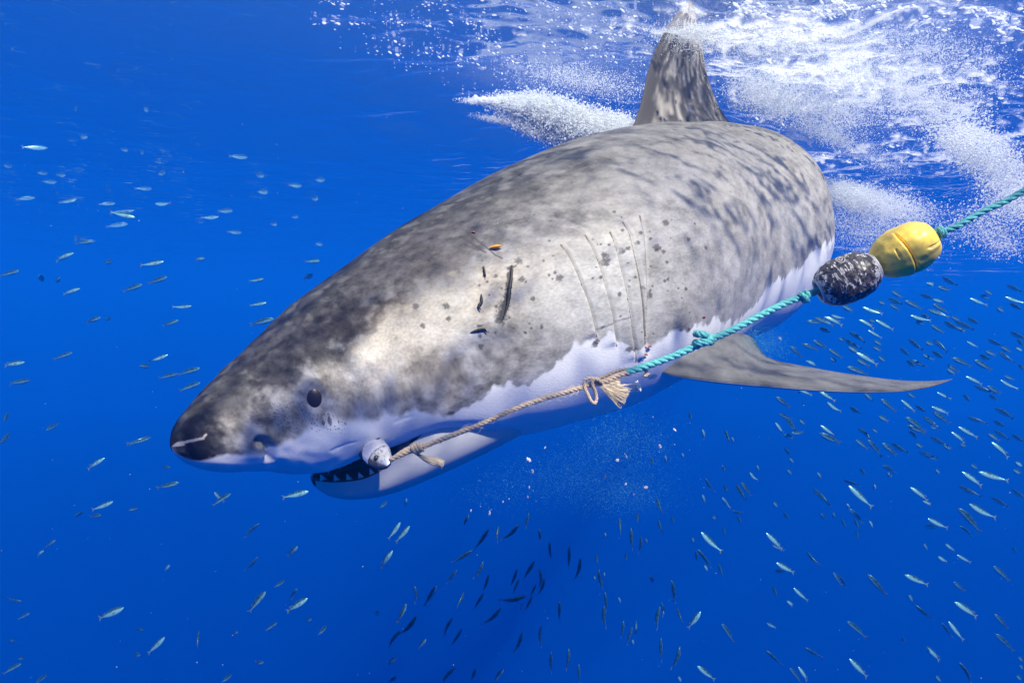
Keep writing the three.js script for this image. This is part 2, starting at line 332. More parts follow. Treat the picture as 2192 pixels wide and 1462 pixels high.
const grain = dataMap(512, 512, (i, j) => { const v = 0.5 + 0.28 * n3(i / 3.1, j / 3.1, 0) + 0.22 * n3(i / 9, j / 9, 5); return [v, v, v]; });
grain.repeat.set(7, 7);
const hide = new THREE.MeshPhysicalMaterial({ map: skinMap, roughness: 0.55, specularIntensity: 0.35, bumpMap: grain, bumpScale: 0.0006 });

const shark = thing('great_white_shark', 'huge grey and white shark biting the end of a rope just under the surface', 'shark');
{
  const ss = [], seq = (a, b, n) => { for (let i = 0; i < n; i++) ss.push(a + (b - a) * i / n); };
  seq(0, 0.02, 10); seq(0.02, 0.84, 230); seq(0.84, 1.3, 220); seq(1.3, 1.42, 20); seq(1.42, 2.8, 150); seq(2.8, TL, 70); ss.push(TL);
  const NT = 341;
  mesh('body', grid(ss.length, NT, (i, j) => { const th = j / (NT - 1) * 2 * Math.PI - Math.PI; return [skin(ss[i], th), [ss[i] / SMAX, j / (NT - 1)]]; }, { wrap: true, flip: true }), hide, shark);
}
// lower jaw: a trough of its own that runs into the throat
const white = new THREE.MeshPhysicalMaterial({ color: col(0.64, 0.64, 0.61), roughness: 0.55, specularIntensity: 0.5, bumpMap: grain, bumpScale: 0.0006 });  // darker than the belly white; shade of the throat is in this colour
const JB = curve([[0.345, 0.20], [0.37, 0.235], [0.42, 0.262], [0.5, 0.280], [0.6, 0.288], [0.70, 0.294], [0.8, 0.300], [0.95, 0.31], [1.1, 0.32], [1.25, 0.33]]);
const JR = curve([[0.345, 0.184], [0.38, 0.192], [0.42, 0.196], [0.455, 0.190], [0.49, 0.172], [0.53, 0.150], [0.60, 0.128], [0.8, 0.11], [1.25, 0.1]]);
const JW = curve([[0.345, 0.010], [0.355, 0.036], [0.38, 0.066], [0.42, 0.102], [0.5, 0.165], [0.56, 0.196], [0.62, 0.212], [0.68, 0.221], [0.76, 0.224], [0.86, 0.212], [1.05, 0.18], [1.25, 0.15]]);
function jawSkin(s, th) {                               // th: -pi..0 is the outside from right rim to left rim, 0..pi is the floor of the mouth
  const b = JB(s), r = JR(s), w = JW(s), n = Math.sin(th), c = Math.cos(th);
  if (n <= 0) return local(s, 0, -r + sgnPow(n, 0.85) * (b - r), sgnPow(c, 0.8) * w);
  const dip = (b - r) * 0.6 * (1 - smooth(0.48, 0.54, s));
  return local(s, 0, -r + 0.008 * Math.min(1, n * 4) - dip * Math.pow(n, 1.2) + smooth(0.50, 0.60, s) * 0.05 * n, c * (w - 0.012));
}
{
  const jaw = mesh('lower_jaw', grid(120, 97, (i, j) => [jawSkin(0.345 + 0.905 * i / 119, -j / 96 * Math.PI), [i / 40, j / 40]]), white, shark);
  const gum = new THREE.MeshPhysicalMaterial({ color: col(0.24, 0.13, 0.13), roughness: 0.4, side: THREE.DoubleSide });
  mesh('mouth_floor', grid(60, 41, (i, j) => [jawSkin(0.345 + 0.2 * i / 59, j / 40 * Math.PI), [i / 40, j / 40]]), gum, jaw);
  mesh('palate', grid(50, 31, (i, j) => { const s = 0.335 + 0.36 * i / 49, w = j / 30 * 2 - 1, x = w * (WID(s) * 0.66 - 0.01); return [local(s, 0, -BOT(s) - 0.004 + 0.004 * w * w, x), [i / 40, j / 40]]; }), gum, shark);
  const enamel = new THREE.MeshPhysicalMaterial({ color: col(0.78, 0.76, 0.70), roughness: 0.25 });
  const toothG = (() => { const sh = new THREE.Shape(); sh.moveTo(-0.5, 0); sh.quadraticCurveTo(-0.3, 0.35, 0, 1.15); sh.quadraticCurveTo(0.3, 0.35, 0.5, 0); sh.lineTo(-0.5, 0); return new THREE.ExtrudeGeometry(sh, { depth: 0.16, bevelEnabled: true, bevelSize: 0.06, bevelThickness: 0.08, bevelSegments: 1, curveSegments: 5 }).translate(0, 0, -0.08); })();
  const put = (s, side, lower, size) => {
    const f = spine(s), t = mesh('tooth', toothG, enamel, lower ? jaw : shark);
    const y = lower ? -JR(s) - 0.006 : -BOT(s) + 0.010, z = side * (lower ? JW(s) - 0.016 : WID(s) * 0.5);
    t.position.copy(local(s, 0, y, z));
    const up = f.U.clone().multiplyScalar(lower ? 1 : -1).addScaledVector(f.R, -side * 0.25).normalize(), out = f.R.clone().multiplyScalar(side).addScaledVector(f.T, -0.7).normalize();
    const ax = up.clone().cross(out).normalize();
    t.quaternion.setFromRotationMatrix(new THREE.Matrix4().makeBasis(ax, up, ax.clone().cross(up)));
    t.scale.setScalar(size);
  };
  for (const side of [1, -1]) {
    for (let i = 0; i < 5; i++) put(0.360 + i * 0.023, side, true, 0.021 - 0.0015 * i);
    for (let i = 0; i < 7; i++) put(0.35 + i * 0.030, side, false, 0.010 - 0.0006 * i);
  }
}
{ // eyes
  const dark = new THREE.MeshPhysicalMaterial({ color: col(0.040, 0.022, 0.015), roughness: 0.42, clearcoat: 0.2, clearcoatRoughness: 0.2 });
  const lid = new THREE.MeshPhysicalMaterial({ color: col(0.05, 0.045, 0.04), roughness: 0.5 });
  for (const side of [1, -1]) {
    const th = side > 0 ? EYE[1] : Math.PI - EYE[1], p = skin0(EYE[0], th), f = spine(EYE[0]);
    const e1 = skin0(EYE[0] + 0.01, th).sub(p), e2 = skin0(EYE[0], th + 0.05).sub(p), n = e1.cross(e2).normalize(); if (n.dot(f.R) * side < 0) n.negate();
    const eye = mesh('eye', new THREE.SphereGeometry(0.032, 40, 24).scale(0.86, 1.06, 0.8), dark, shark);
    eye.position.copy(p).addScaledVector(n, -0.0185); eye.lookAt(eye.position.clone().add(n)); eye.rotateZ(0.25 * side);
    const rim = mesh('eyelid', new THREE.TorusGeometry(0.0245, 0.0034, 8, 40).scale(0.88, 1.08, 1), lid, eye);
    rim.position.set(0, 0, 0.0150);
  }
}
// fins
const finMat = new THREE.MeshPhysicalMaterial({ vertexColors: true, roughness: 0.55, specularIntensity: 0.5, bumpMap: grain, bumpScale: 0.0006 });
function fin(name, nu, nv, lead, trail, up, thick, colour) {   // lead(u), trail(u): edges; up(u): normal; thick(u, c): half thickness
  const ring = 2 * nv - 1;
  return mesh(name, grid(nu, ring, (i, j) => {
    const u = i / (nu - 1), top = j < nv, c0 = top ? j / (nv - 1) : (2 * nv - 2 - j) / (nv - 1), c = 0.5 - 0.5 * Math.cos(Math.PI * c0);
    const a = lead(u), b = trail(u), t = thick(u, c) * (top ? 1 : -1), p = a.clone().lerp(b, c).addScaledVector(up(u), t);
    return [p, [u * 1.5, c * 0.6], colour(u, c, top, p)];
  }, { wrap: true }), finMat, shark);
}
const foil = (c) => 1.48 * Math.sqrt(c + 1e-6) - 0.63 * c - 1.758 * c * c + 1.4215 * c ** 3 - 0.5075 * c ** 4;
{ // dorsal fin
  const s0 = 1.66, f = spine(1.85), root = (a) => local(clamp(s0 + a, 0, TL), 0, TOP(s0 + a) - 0.03, 0);
  const ax = root(0.58).sub(root(0)).normalize(), up = V(0, 1, 0).addScaledVector(ax, -ax.y).addScaledVector(f.R, 0.02).normalize(), nr = up.clone().cross(ax).normalize();
  const Hh = 0.52, fr = curve([[0, -0.03], [0.06, 0.02], [0.2, 0.085], [0.5, 0.19], [0.8, 0.36], [1, 0.53]]), bk = curve([[0, 0.68], [0.05, 0.70], [0.09, 0.82], [0.13, 0.79], [0.25, 0.71], [0.5, 0.63], [0.8, 0.60], [1, 0.57]]);
  const o = root(0);
  const P = (a, h) => o.clone().addScaledVector(ax, a).addScaledVector(up, h * Hh);
  fin('dorsal_fin', 90, 40, (u) => P(fr(u), u), (u) => P(bk(u), u), () => nr, (u, c) => (0.034 * (1 - u) ** 0.8 + 0.003) * foil(c) + 0.06 * Math.exp(-u / 0.07) * Math.sin(Math.PI * c),
    (u, c, top, p) => { const k = smooth(-0.1, 0.4, fbm(c * 13, u * 3.5, 3.3, 3) + 0.35 * n3(c * 34, u * 7, 1)); const a = mix(0.06, 0.36, k * smooth(0.02, 0.2, c)); return [a * 1.06, a * 0.98, a * 0.84]; });
}
const PL = new THREE.CatmullRomCurve3([[1376, 784, 1.62], [1440, 803, 1.57], [1520, 815, 1.57], [1650, 827, 1.585], [1790, 837, 1.60], [1930, 837, 1.66], [2000, 826, 1.70], [2040, 812, 1.74]].map((a) => at(...a)));
const PT = new THREE.CatmullRomCurve3([[1462, 722, 1.70], [1560, 712, 1.80], [1614, 726, 1.90], [1640, 762, 1.90], [1740, 787, 1.88], [1850, 805, 1.84], [1940, 815, 1.80], [2005, 815, 1.76], [2042, 811, 1.745]].map((a) => at(...a)));
const pecCol = (u, c, top, p) => { const n = 0.92 + 0.32 * fbm(p.x * 7, p.y * 22, p.z * 14, 4) + 0.15 * n3b(p.x * 50, p.y * 90, p.z * 50); const a = top ? 0.155 * n * (1 - 0.35 * (1 - smooth(0, 0.05 + 0.03 * n, c))) : mix(0.6, 0.06, smooth(0.75, 0.95, u + 0.1 * n)); return [a, a, a * 0.985]; };
const pecUp = (L, T) => (u) => { const e = L.getPoint(clamp(u + 0.02)).sub(L.getPoint(clamp(u - 0.02))), c = T.getPoint(clamp(u)).sub(L.getPoint(clamp(u))); if (c.length() < 1e-3) c.set(0, 0, -1); const n = e.cross(c).normalize(); if (n.y < 0) n.negate(); return n; };
const pecThick = (L, T) => (u, c) => (0.11 * (1 - 0.4 * u)) * Math.max(0.006, L.getPoint(u).distanceTo(T.getPoint(u))) * foil(c) + 0.03 * Math.exp(-u / 0.06) * Math.sin(Math.PI * c);
fin('pectoral_fin', 120, 36, (u) => PL.getPoint(u), (u) => PT.getPoint(u), pecUp(PL, PT), pecThick(PL, PT), pecCol);
{ // the other pectoral fin, mirrored in the shark's own frame and held lower
  const f = spine(1.32), flip = (p) => { const d = p.clone().sub(f.C), a = d.dot(f.T), b = d.dot(f.U), c = d.dot(f.R), out = Math.max(0, c - 0.3), q = 0.35; return f.C.clone().addScaledVector(f.T, a).addScaledVector(f.U, b - out * q).addScaledVector(f.R, -(c - out * (1 - Math.sqrt(1 - q * q)))); };
  const L = new THREE.CatmullRomCurve3(PL.points.map(flip)), T = new THREE.CatmullRomCurve3(PT.points.map(flip));
  fin('pectoral_fin', 80, 24, (u) => L.getPoint(u), (u) => T.getPoint(u), pecUp(L, T), pecThick(L, T), pecCol);
}
{ // fins towards the tail
  const plate = (name, s0, y0, z0, dir, len, h, sweep, shade) => {
    const f = spine(s0), up = f.U.clone().multiplyScalar(dir[0]).addScaledVector(f.R, dir[1]).normalize(), nr = f.T.clone().cross(up).normalize(), o = local(s0, 0, y0, z0);
    const P = (a, k) => o.clone().addScaledVector(f.T, a).addScaledVector(up, k);
    fin(name, 30, 14, (u) => P(sweep * u, h * u), (u) => P(mix(len, sweep + 0.02, u ** 0.6), h * u), () => nr, (u, c) => 0.012 * (1 - 0.8 * u) * foil(c) * 1.6, (u, c, t, p) => { const a = shade * (0.9 + 0.3 * fbm(p.x * 9, p.y * 9, p.z * 9)); return [a, a, a * 0.96]; });
  };
  plate('pelvic_fin', 2.72, -0.20, 0.30, [-0.55, 0.85], 0.24, 0.20, 0.16, 0.62); plate('pelvic_fin', 2.72, -0.20, -0.30, [-0.55, -0.85], 0.24, 0.20, 0.16, 0.62);
  plate('second_dorsal_fin', 3.55, 0.20, 0, [1, 0], 0.12, 0.10, 0.09, 0.2); plate('anal_fin', 3.65, -0.17, 0, [-1, 0], 0.12, 0.11, 0.1, 0.5);
  plate('caudal_fin', 4.5, 0.0, 0, [1, 0], 0.42, 0.62, 0.55, 0.2); plate('caudal_fin', 4.5, 0.0, 0, [-1, 0], 0.40, 0.50, 0.42, 0.2);
}
{ // tags and parasites on the flank
  const bits = { tag: new THREE.MeshPhysicalMaterial({ color: col(0.75, 0.30, 0.02), roughness: 0.5 }), dark: new THREE.MeshPhysicalMaterial({ color: col(0.02, 0.018, 0.016), roughness: 0.6 }), red: new THREE.MeshPhysicalMaterial({ color: col(0.35, 0.07, 0.03), roughness: 0.6 }) };
  const strip = (name, pts, r, m, lift) => {
    const c = new THREE.CatmullRomCurve3(pts.map(([x, y], i) => { const [s, t] = pick(x, y), f = spine(s), p = skin0(s, t); return p.addScaledVector(f.R, lift * (0.4 + i / pts.length)); }));
    const g = new THREE.TubeGeometry(c, 24, r * 0.6, 7), P = g.attributes.position;
    for (let i = 0; i <= 24; i++) { const ce = c.getPointAt(i / 24), k = 0.25 + 1.0 * Math.sin(Math.PI * Math.min(1, i / 24 * 0.95 + 0.05)) * (1 + 0.3 * n3(i, 2, r * 1e3)); for (let j = 0; j <= 7; j++) { const q = i * 8 + j; P.setXYZ(q, ce.x + (P.getX(q) - ce.x) * k, ce.y + (P.getY(q) - ce.y) * k, ce.z + (P.getZ(q) - ce.z) * k); } }
    g.computeVertexNormals(); return mesh(name, g, m, shark);
  };
  strip('orange_tag', [[1046, 531], [1056, 529], [1071, 527]], 0.0058, bits.tag, 0.008);
  strip('tag_streamer', [[1094, 570], [1093, 590], [1088, 620], [1084, 650], [1074, 680]], 0.0058, bits.dark, 0.007);
  strip('parasite', [[1029, 630], [1028, 648], [1022, 655], [1026, 664]], 0.0048, bits.dark, 0.006);
  strip('parasite', [[1006, 712], [1022, 707], [1034, 705], [1040, 712]], 0.0045, bits.dark, 0.006);
  strip('parasite', [[1034, 572], [1036, 582], [1038, 594]], 0.0028, bits.dark, 0.004);
  for (const [x, y] of [[1204, 568], [1505, 679], [1380, 745], [1390, 742], [1381, 760], [1012, 498]]) strip('parasite', [[x - 3, y], [x, y - 1], [x + 4, y]], 0.0035, bits.red, 0.003);
}

// ------------------------------------------------------------------ foam film on the surface
const onSurface = (px, py) => at(px, py, DEPTH * F / (CY - py));
const foamWhite = new THREE.MeshPhysicalMaterial({ color: col(0.92, 0.94, 0.95), roughness: 1, transmission: 0.5, thickness: 0, specularIntensity: 0.3, side: THREE.DoubleSide });
{
  const X0 = -2.5, Z0 = -6.5, SZ = 8, N = 2048;
  const blobs = [[1750, 180, 0.55, 0.28, 0.30], [1650, 60, 0.5, 0.25, 0.25], [1960, 210, 0.6, 0.3, 0.34], [2050, 60, 0.7, 0.2, 0.25], [2120, 330, 1.0, 0.6, 0.30], [1620, 190, 0.35, 0.25, 0.34], [1880, 300, 0.6, 0.3, 0.18], [1300, 60, 0.35, 0.25, 0.12], [1130, 90, 0.3, 0.25, 0.10], [1290, 190, 0.3, 0.25, 0.10], [1480, 20, 0.35, 0.3, 0.2]]
    .map(([x, y, rx, rz, q]) => { const p = onSurface(x, y); return [p.x, p.z, rx, rz, q]; });
  const map = dataMap(N, N, (i, j) => {
    const x = X0 + (i + 0.5) / N * SZ, z = Z0 + (j + 0.5) / N * SZ;
    let q = 0;
    for (const [bx, bz, rx, rz, w] of blobs) { const d = ((x - bx) / rx) ** 2 + ((z - bz) / rz) ** 2; if (d < 6) q += w * Math.exp(-d); }
    q += 0.34 * smooth(0.35, 0.8, x) * smooth(-6, -4.5, z) * (1 - smooth(-2.0, -1.7, z)) * (0.55 + 0.6 * n3(x * 0.9, 5, z * 1.4));
    q += (0.50 + 0.14 * smooth(-0.9, -0.3, z)) * smooth(-1.5, -0.8, x) * (1 - smooth(2.2, 3, x)) * smooth(-1.9, -1.6, z) * (1 - smooth(0.9, 1.4, z));  // unseen foam above the lens, added to throw dappled shade on the shark
    q -= 0.42 * Math.exp(-(((x - 0.52) / 0.42) ** 2) - (((z + 0.46) / 0.24) ** 2));   // gap shaped in that unseen foam to let sun onto gills and cheek
    if (q < 0.02) return [0, 0, 0];
    const u = x * 0.86 - z * 0.5, v = x * 0.5 + z * 0.86;
    const wob = 0.12 * n3b(x * 3, z * 3, 1);
    const lace = 1 - Math.abs(n3(u * 4 + wob * 4, 2, v * 6.5 + wob * 5)) * 1.1, fine = 0.5 + 0.5 * n3(u * 17, 8, v * 26), grit = 0.5 + 0.5 * n3b(u * 80, 3, v * 100), big = 0.5 + 0.5 * fbm(u * 2.2, 9, v * 3.6, 3);
    const f = 0.36 * lace + 0.26 * fine + 0.14 * grit + 0.42 * big;
    const a = smooth(0.93 - q * 0.62, 1.08 - q * 0.42, f) * 0.92;
    return [a, a, a];
  });
  map.wrapS = map.wrapT = THREE.ClampToEdgeWrapping;
  const film = foamWhite.clone(); film.alphaMap = map; film.transparent = true;
  const n = 280, g = grid(n, n, (i, j) => { const x = X0 + i / (n - 1) * SZ, z = Z0 + j / (n - 1) * SZ; return [V(x, waveFar(x, z) - 0.006, z), [i / (n - 1), j / (n - 1)]]; }, { flip: true });
  tag(mesh('surface_foam', g, film), 'white lace of foam around the dorsal fin, plus unseen foam added to dapple the shark', 'foam', null, 'stuff');
}
// ------------------------------------------------------------------ bubbles and spray
const bubbleG = new THREE.IcosahedronGeometry(1, 1), blobG = (() => { const g = new THREE.IcosahedronGeometry(1, 2), p = g.attributes.position; for (let i = 0; i < p.count; i++) { const v = V(p.getX(i), p.getY(i), p.getZ(i)), k = 1 + 0.4 * n3(v.x * 1.6, v.y * 1.6, v.z * 1.6 + 3); p.setXYZ(i, v.x * k, v.y * k * 0.6, v.z * k); } g.computeVertexNormals(); return g; })();
const bubbleMat = new THREE.MeshPhysicalMaterial({ color: col(0.93, 0.95, 0.96), roughness: 0.9, transmission: 0.7, thickness: 0, specularIntensity: 0.4 });
function swarm(name, label, category, geometry, material, items) {
  const m = new THREE.InstancedMesh(geometry, material, items.length), M = new THREE.Matrix4(), q = new THREE.Quaternion(), e = new THREE.Euler();
  items.forEach(([p, sx, sy, sz, a], i) => { e.set(a * 0.3, a, a * 0.2); q.setFromEuler(e); M.compose(p, q, V(sx, sy, sz)); m.setMatrixAt(i, M); });
  m.name = numbered(name); m.castShadow = m.receiveShadow = true; scene.add(m);
  return tag(m, label, category, null, 'stuff');
}
function puff(list, r = rnd) {                           // [px, py, distance, width px, height px, depth m, count, smallest, largest, tilt]
  const out = [];
  for (const [px, py, d, w, h, dz, count, r0, r1, tilt = 0] of list) for (let i = 0; i < count; i++) {
    const a = gauss(r), b = gauss(r), c = gauss(r), dd = d + c * dz, x = px + a * w * Math.cos(tilt) - b * h * Math.sin(tilt), y = py + a * w * Math.sin(tilt) + b * h * Math.cos(tilt);
    const p = at(x, y, dd); p.y = Math.min(p.y, waveFar(p.x, p.z) - 0.004);
    const s = r0 + (r1 - r0) * r() ** 5;
    out.push([p, s, s, s, r() * 6]);
  }
  return out;
}
swarm('bubble_plume', 'dense white plume of bubbles trailing beside the shark\'s back before its dorsal fin', 'bubbles', bubbleG, bubbleMat, puff([
  [1330, 285, 2.75, 75, 30, 0.10, 27000, 0.0009, 0.0050, 0.25], [1260, 275, 2.75, 75, 34, 0.10, 35100, 0.0009, 0.0050, 0.35], [1190, 245, 2.75, 65, 28, 0.09, 29700, 0.0009, 0.0050, 0.35], [1120, 225, 2.75, 55, 17, 0.07, 17280, 0.0009, 0.0043, 0.12],
  [1040, 216, 2.75, 40, 6, 0.05, 3510, 0.0009, 0.0037, 0.02], [1070, 258, 2.75, 45, 6, 0.05, 3240, 0.0008, 0.0031, 0.2], [1130, 275, 2.75, 60, 14, 0.06, 7020, 0.0008, 0.0037, 0.45], [1220, 305, 2.75, 60, 14, 0.06, 8100, 0.0008, 0.0037, 0.3],
], rng(31)));
{ const r = rng(36), core = []; for (const [x, y, w, h, n] of [[1315, 296, 60, 18, 300], [1250, 282, 65, 22, 340], [1190, 252, 52, 16, 240], [1125, 230, 40, 9, 110], [1065, 218, 36, 4, 50]]) for (let i = 0; i < n; i++) { const s = 0.006 + 0.010 * r(); core.push([at(x + gauss(r) * w, y + gauss(r) * h + gauss(r) * w * 0.2, 2.78 + 0.08 * gauss(r)), s, s, s, r() * 6]); }
  swarm('bubble_plume', 'milky white heart of the bubble plume before the dorsal fin', 'bubbles', blobG, bubbleMat, core); }
swarm('bubble_trail', 'hazy trail of fine bubbles behind the shark\'s flank above the floats', 'bubbles', bubbleG, bubbleMat, puff([
  [1830, 420, 3.1, 60, 22, 0.15, 27000, 0.0006, 0.0037, 0.25], [1900, 440, 3.1, 90, 30, 0.2, 18900, 0.0006, 0.0031, 0.2], [1850, 480, 3.0, 90, 45, 0.2, 14040, 0.0005, 0.0025, 0.2], [1900, 530, 2.9, 100, 40, 0.2, 4860, 0.0004, 0.0019, 0],
], rng(32)));
swarm('bubble_cloud', 'bright cloud of spray bubbles hanging round the upper end of the teal rope', 'bubbles', bubbleG, bubbleMat, puff([
  [2110, 330, 2.1, 70, 45, 0.2, 14040, 0.0005, 0.0037, 0.5], [2170, 410, 2.0, 60, 55, 0.2, 9720, 0.0005, 0.0031, 0.4], [2060, 300, 2.1, 70, 30, 0.2, 6480, 0.0005, 0.0037, 0.4], [2100, 480, 1.9, 70, 40, 0.15, 3780, 0.0004, 0.0025, 0], [2150, 520, 1.9, 50, 30, 0.15, 2052, 0.0004, 0.0025, 0],
  [2020, 230, 2.2, 90, 40, 0.2, 7020, 0.0005, 0.0031, 0.3],
], rng(33)));
swarm('bubble_wake', 'fine bubbles churned up in the wake round the dorsal fin', 'bubbles', bubbleG, bubbleMat, puff([
  [1640, 200, 2.7, 70, 40, 0.25, 18900, 0.0005, 0.0031, 0.3], [1760, 230, 2.8, 110, 45, 0.3, 18900, 0.0005, 0.0031, 0.25], [1900, 190, 2.6, 140, 60, 0.3, 17280, 0.0005, 0.0025, 0.25], [1700, 80, 2.3, 200, 60, 0.2, 16200, 0.0005, 0.0025, 0.1], [1480, 55, 2.25, 70, 45, 0.1, 11880, 0.0005, 0.0025, 0.1],
  [1780, 290, 3.0, 60, 20, 0.2, 6480, 0.0005, 0.0031, 0.4], [2000, 120, 2.4, 150, 70, 0.2, 11880, 0.0005, 0.0025, 0.2], [1250, 170, 2.7, 120, 30, 0.2, 9720, 0.0005, 0.0025, 0.2], [1880, 340, 3.2, 60, 25, 0.2, 3780, 0.0005, 0.0025, 0.4],
], rng(34)));
{ // flecks of foam clinging to the surface, scattered in strings
  const r = rng(35), items = [], add = (x, y, s) => { if (y > 640) return; const p = onSurface(x, Math.max(-260, y)); p.y = waveFar(p.x, p.z) - 0.008 - 0.02 * r() * r(); items.push([p, s * (0.8 + 0.9 * r()), s * (0.35 + 0.3 * r()), s * (0.6 + 0.5 * r()), r() * 6]); };
  for (let k = 0; k < 150; k++) { // left of the fin
    const x = 690 + 730 * r() ** 0.75, lim = 70 + (x - 690) * 0.42, y = -60 + (lim + 60) * r(), n = 1 + Math.floor(9 * r() * r());
    for (let i = 0; i < n; i++) add(x + (i - n / 2) * (6 + 6 * r()), y + (i - n / 2) * 1.6 + 5 * gauss(r), 0.002 + 0.006 * r() ** 2);
  }
  for (let k = 0; k < 420; k++) { const x = 690 + 700 * r() ** 0.6, lim = 90 + (x - 690) * 0.44; add(x, -60 + (lim + 60) * r() ** 0.8, 0.0012 + 0.0025 * r()); }
  for (let k = 0; k < 260; k++) { // the churned side
    const x = 1540 + 700 * r(), y = -60 + 400 * r() ** 1.2, n = 1 + Math.floor(10 * r() * r());
    for (let i = 0; i < n; i++) add(x + (i - n / 2) * (6 + 6 * r()), y + (i - n / 2) * 2.4 + 6 * gauss(r), 0.003 + 0.009 * r() ** 2);
  }
  swarm('foam_fleck', 'strings of small white foam flecks floating on the surface', 'foam', blobG, bubbleMat, items);
}

// ------------------------------------------------------------------ rope, twine and floats
function twisted(parent, name, pts, R, pitch, material, opt = {}) {
  const c = new THREE.CatmullRomCurve3(pts, false, 'centripetal'), L = c.getLength(), n = Math.ceil(L / (R * 0.22)), fr = c.computeFrenetFrames(n), k = opt.strands ?? 3, q = opt.sides ?? 9;
  for (let s = 0; s < k; s++) mesh(name, grid(n + 1, q + 1, (i, j) => {
    const u = i / n, p = c.getPointAt(u), ph = 2 * Math.PI * (u * L / pitch + s / k), N = fr.normals[i], B = fr.binormals[i], d = N.clone().multiplyScalar(Math.cos(ph)).addScaledVector(B, Math.sin(ph));
    const taper = opt.taper ? opt.taper(u) : 1, T = fr.tangents[i].clone(), side = d.clone().cross(T).normalize(), dir = T.addScaledVector(side, -2 * Math.PI * R * 0.5 / pitch).normalize(), e = d.clone().cross(dir).normalize();
    const a = j / q * 2 * Math.PI, rr = R * 0.56 * taper * (1 + 0.10 * n3(u * L / R * 1.7, a * 1.2, s * 7) + 0.08 * Math.sin(a * 5 + u * L / R * 1.6));
    p.addScaledVector(d, R * 0.47 * taper).addScaledVector(d, Math.cos(a) * rr).addScaledVector(e, Math.sin(a) * rr);
    const v = 0.82 + 0.3 * n3b(u * L / R * 0.9, a, s * 3);
    return [p, [u * L / R * 0.2, j / q], [v, v, v]];
  }, { wrap: true }), material, parent);
  return c;
}
function fuzz(parent, c, R, count, len, material, seed, u0 = 0, u1 = 1) { // loose fibres standing off a rope
  const r = rng(seed), gs = [];
  for (let i = 0; i < count; i++) {
    const u = u0 + (u1 - u0) * r(), p = c.getPointAt(u), t = c.getTangentAt(u), d = V(gauss(r), gauss(r), gauss(r)).normalize(), l = len * (0.4 + r());
    const a = p.clone().addScaledVector(d, R * 0.8), b = a.clone().addScaledVector(d, l * 0.5).addScaledVector(t, l * 0.5 * gauss(r)), e = b.clone().addScaledVector(t, l * 0.6 * Math.sign(gauss(r))).add(V(0, -l * 0.3 * r(), 0));
    gs.push(new THREE.TubeGeometry(new THREE.QuadraticBezierCurve3(a, b, e), 5, 0.00035, 3));
  }
  return tag(mesh('loose_fibres', mergeGeometries(gs), material, parent), null, null, null, 'stuff');
}
const tealMat = new THREE.MeshPhysicalMaterial({ color: col(0.17, 0.68, 0.66), vertexColors: true, roughness: 0.6, bumpMap: grain, bumpScale: 0.0008 });
const twineMat = new THREE.MeshPhysicalMaterial({ color: col(0.74, 0.58, 0.42), vertexColors: true, roughness: 0.9, bumpMap: grain, bumpScale: 0.0008 });
const fibreMat = new THREE.MeshPhysicalMaterial({ color: col(0.76, 0.64, 0.46), roughness: 0.9 }), tealFibre = new THREE.MeshPhysicalMaterial({ color: col(0.16, 0.58, 0.50), roughness: 0.9 });
const D = curve([[830, 1.17], [1340, 1.22], [1700, 1.275], [1760, 1.285], [1870, 1.235], [2010, 1.20], [2400, 1.12]]);  // the line runs away from the lens a little on its way to the floats
const onLine = (x, y, k = 0) => at(x, y, D(x) + k);
{
  const rope = thing('teal_rope', 'twisted teal rope with knots that runs through the two floats', 'rope');
  const R = 0.0078;
  const c = twisted(rope, 'strand', [[1341, 798], [1385, 783], [1430, 767], [1475, 748], [1520, 728], [1570, 706], [1625, 677], [1680, 650], [1722, 634], [1752, 622], [1800, 602]].map((a) => onLine(...a)), R, 0.044, tealMat);
  fuzz(rope, c, R, 160, 0.007, tealFibre, 41);
  const knot = (x, y, s, tilt) => { // a wrapped overhand lump
    const g = new THREE.Group(); g.name = 'knot'; rope.add(g); const o = onLine(x, y, -0.006), pts = [];
    for (let i = 0; i <= 26; i++) { const a = i / 26 * Math.PI * 4.6; pts.push(V(-0.010 + 0.020 * i / 26 + 0.004 * Math.sin(a * 0.7), 0.012 * Math.cos(a), 0.012 * Math.sin(a)).multiplyScalar(s).applyAxisAngle(V(0, 0, 1), tilt).add(o)); }
    const k = twisted(g, 'strand', pts, 0.0058 * s, 0.03, tealMat, { sides: 7 }); fuzz(g, k, 0.006 * s, 140, 0.006, tealFibre, 42 + x);
  };
  knot(1506, 728, 1.28, 0.42 + 1.1); knot(1722, 636, 0.78, 0.42);
  const up = twisted(rope, 'strand', [[1990, 507], [2012, 497], [2040, 489], [2070, 473], [2110, 451], [2150, 433], [2192, 410], [2260, 376], [2340, 330]].map((a) => onLine(...a)), R * 0.86, 0.044, tealMat);
  fuzz(rope, up, R * 0.86, 120, 0.006, tealFibre, 47);
  const gl = onLine(2007, 500); // the stopper knot against the yellow float
  const st = []; for (let i = 0; i <= 18; i++) { const a = i / 18 * Math.PI * 3.2; st.push(V(0.003 + 0.008 * i / 18, 0.0085 * Math.cos(a), 0.0085 * Math.sin(a)).applyAxisAngle(V(0, 0, 1), 0.38).add(gl)); }
  const g = new THREE.Group(); g.name = 'knot'; rope.add(g); twisted(g, 'strand', st, 0.0045, 0.03, tealMat, { sides: 7 });
}
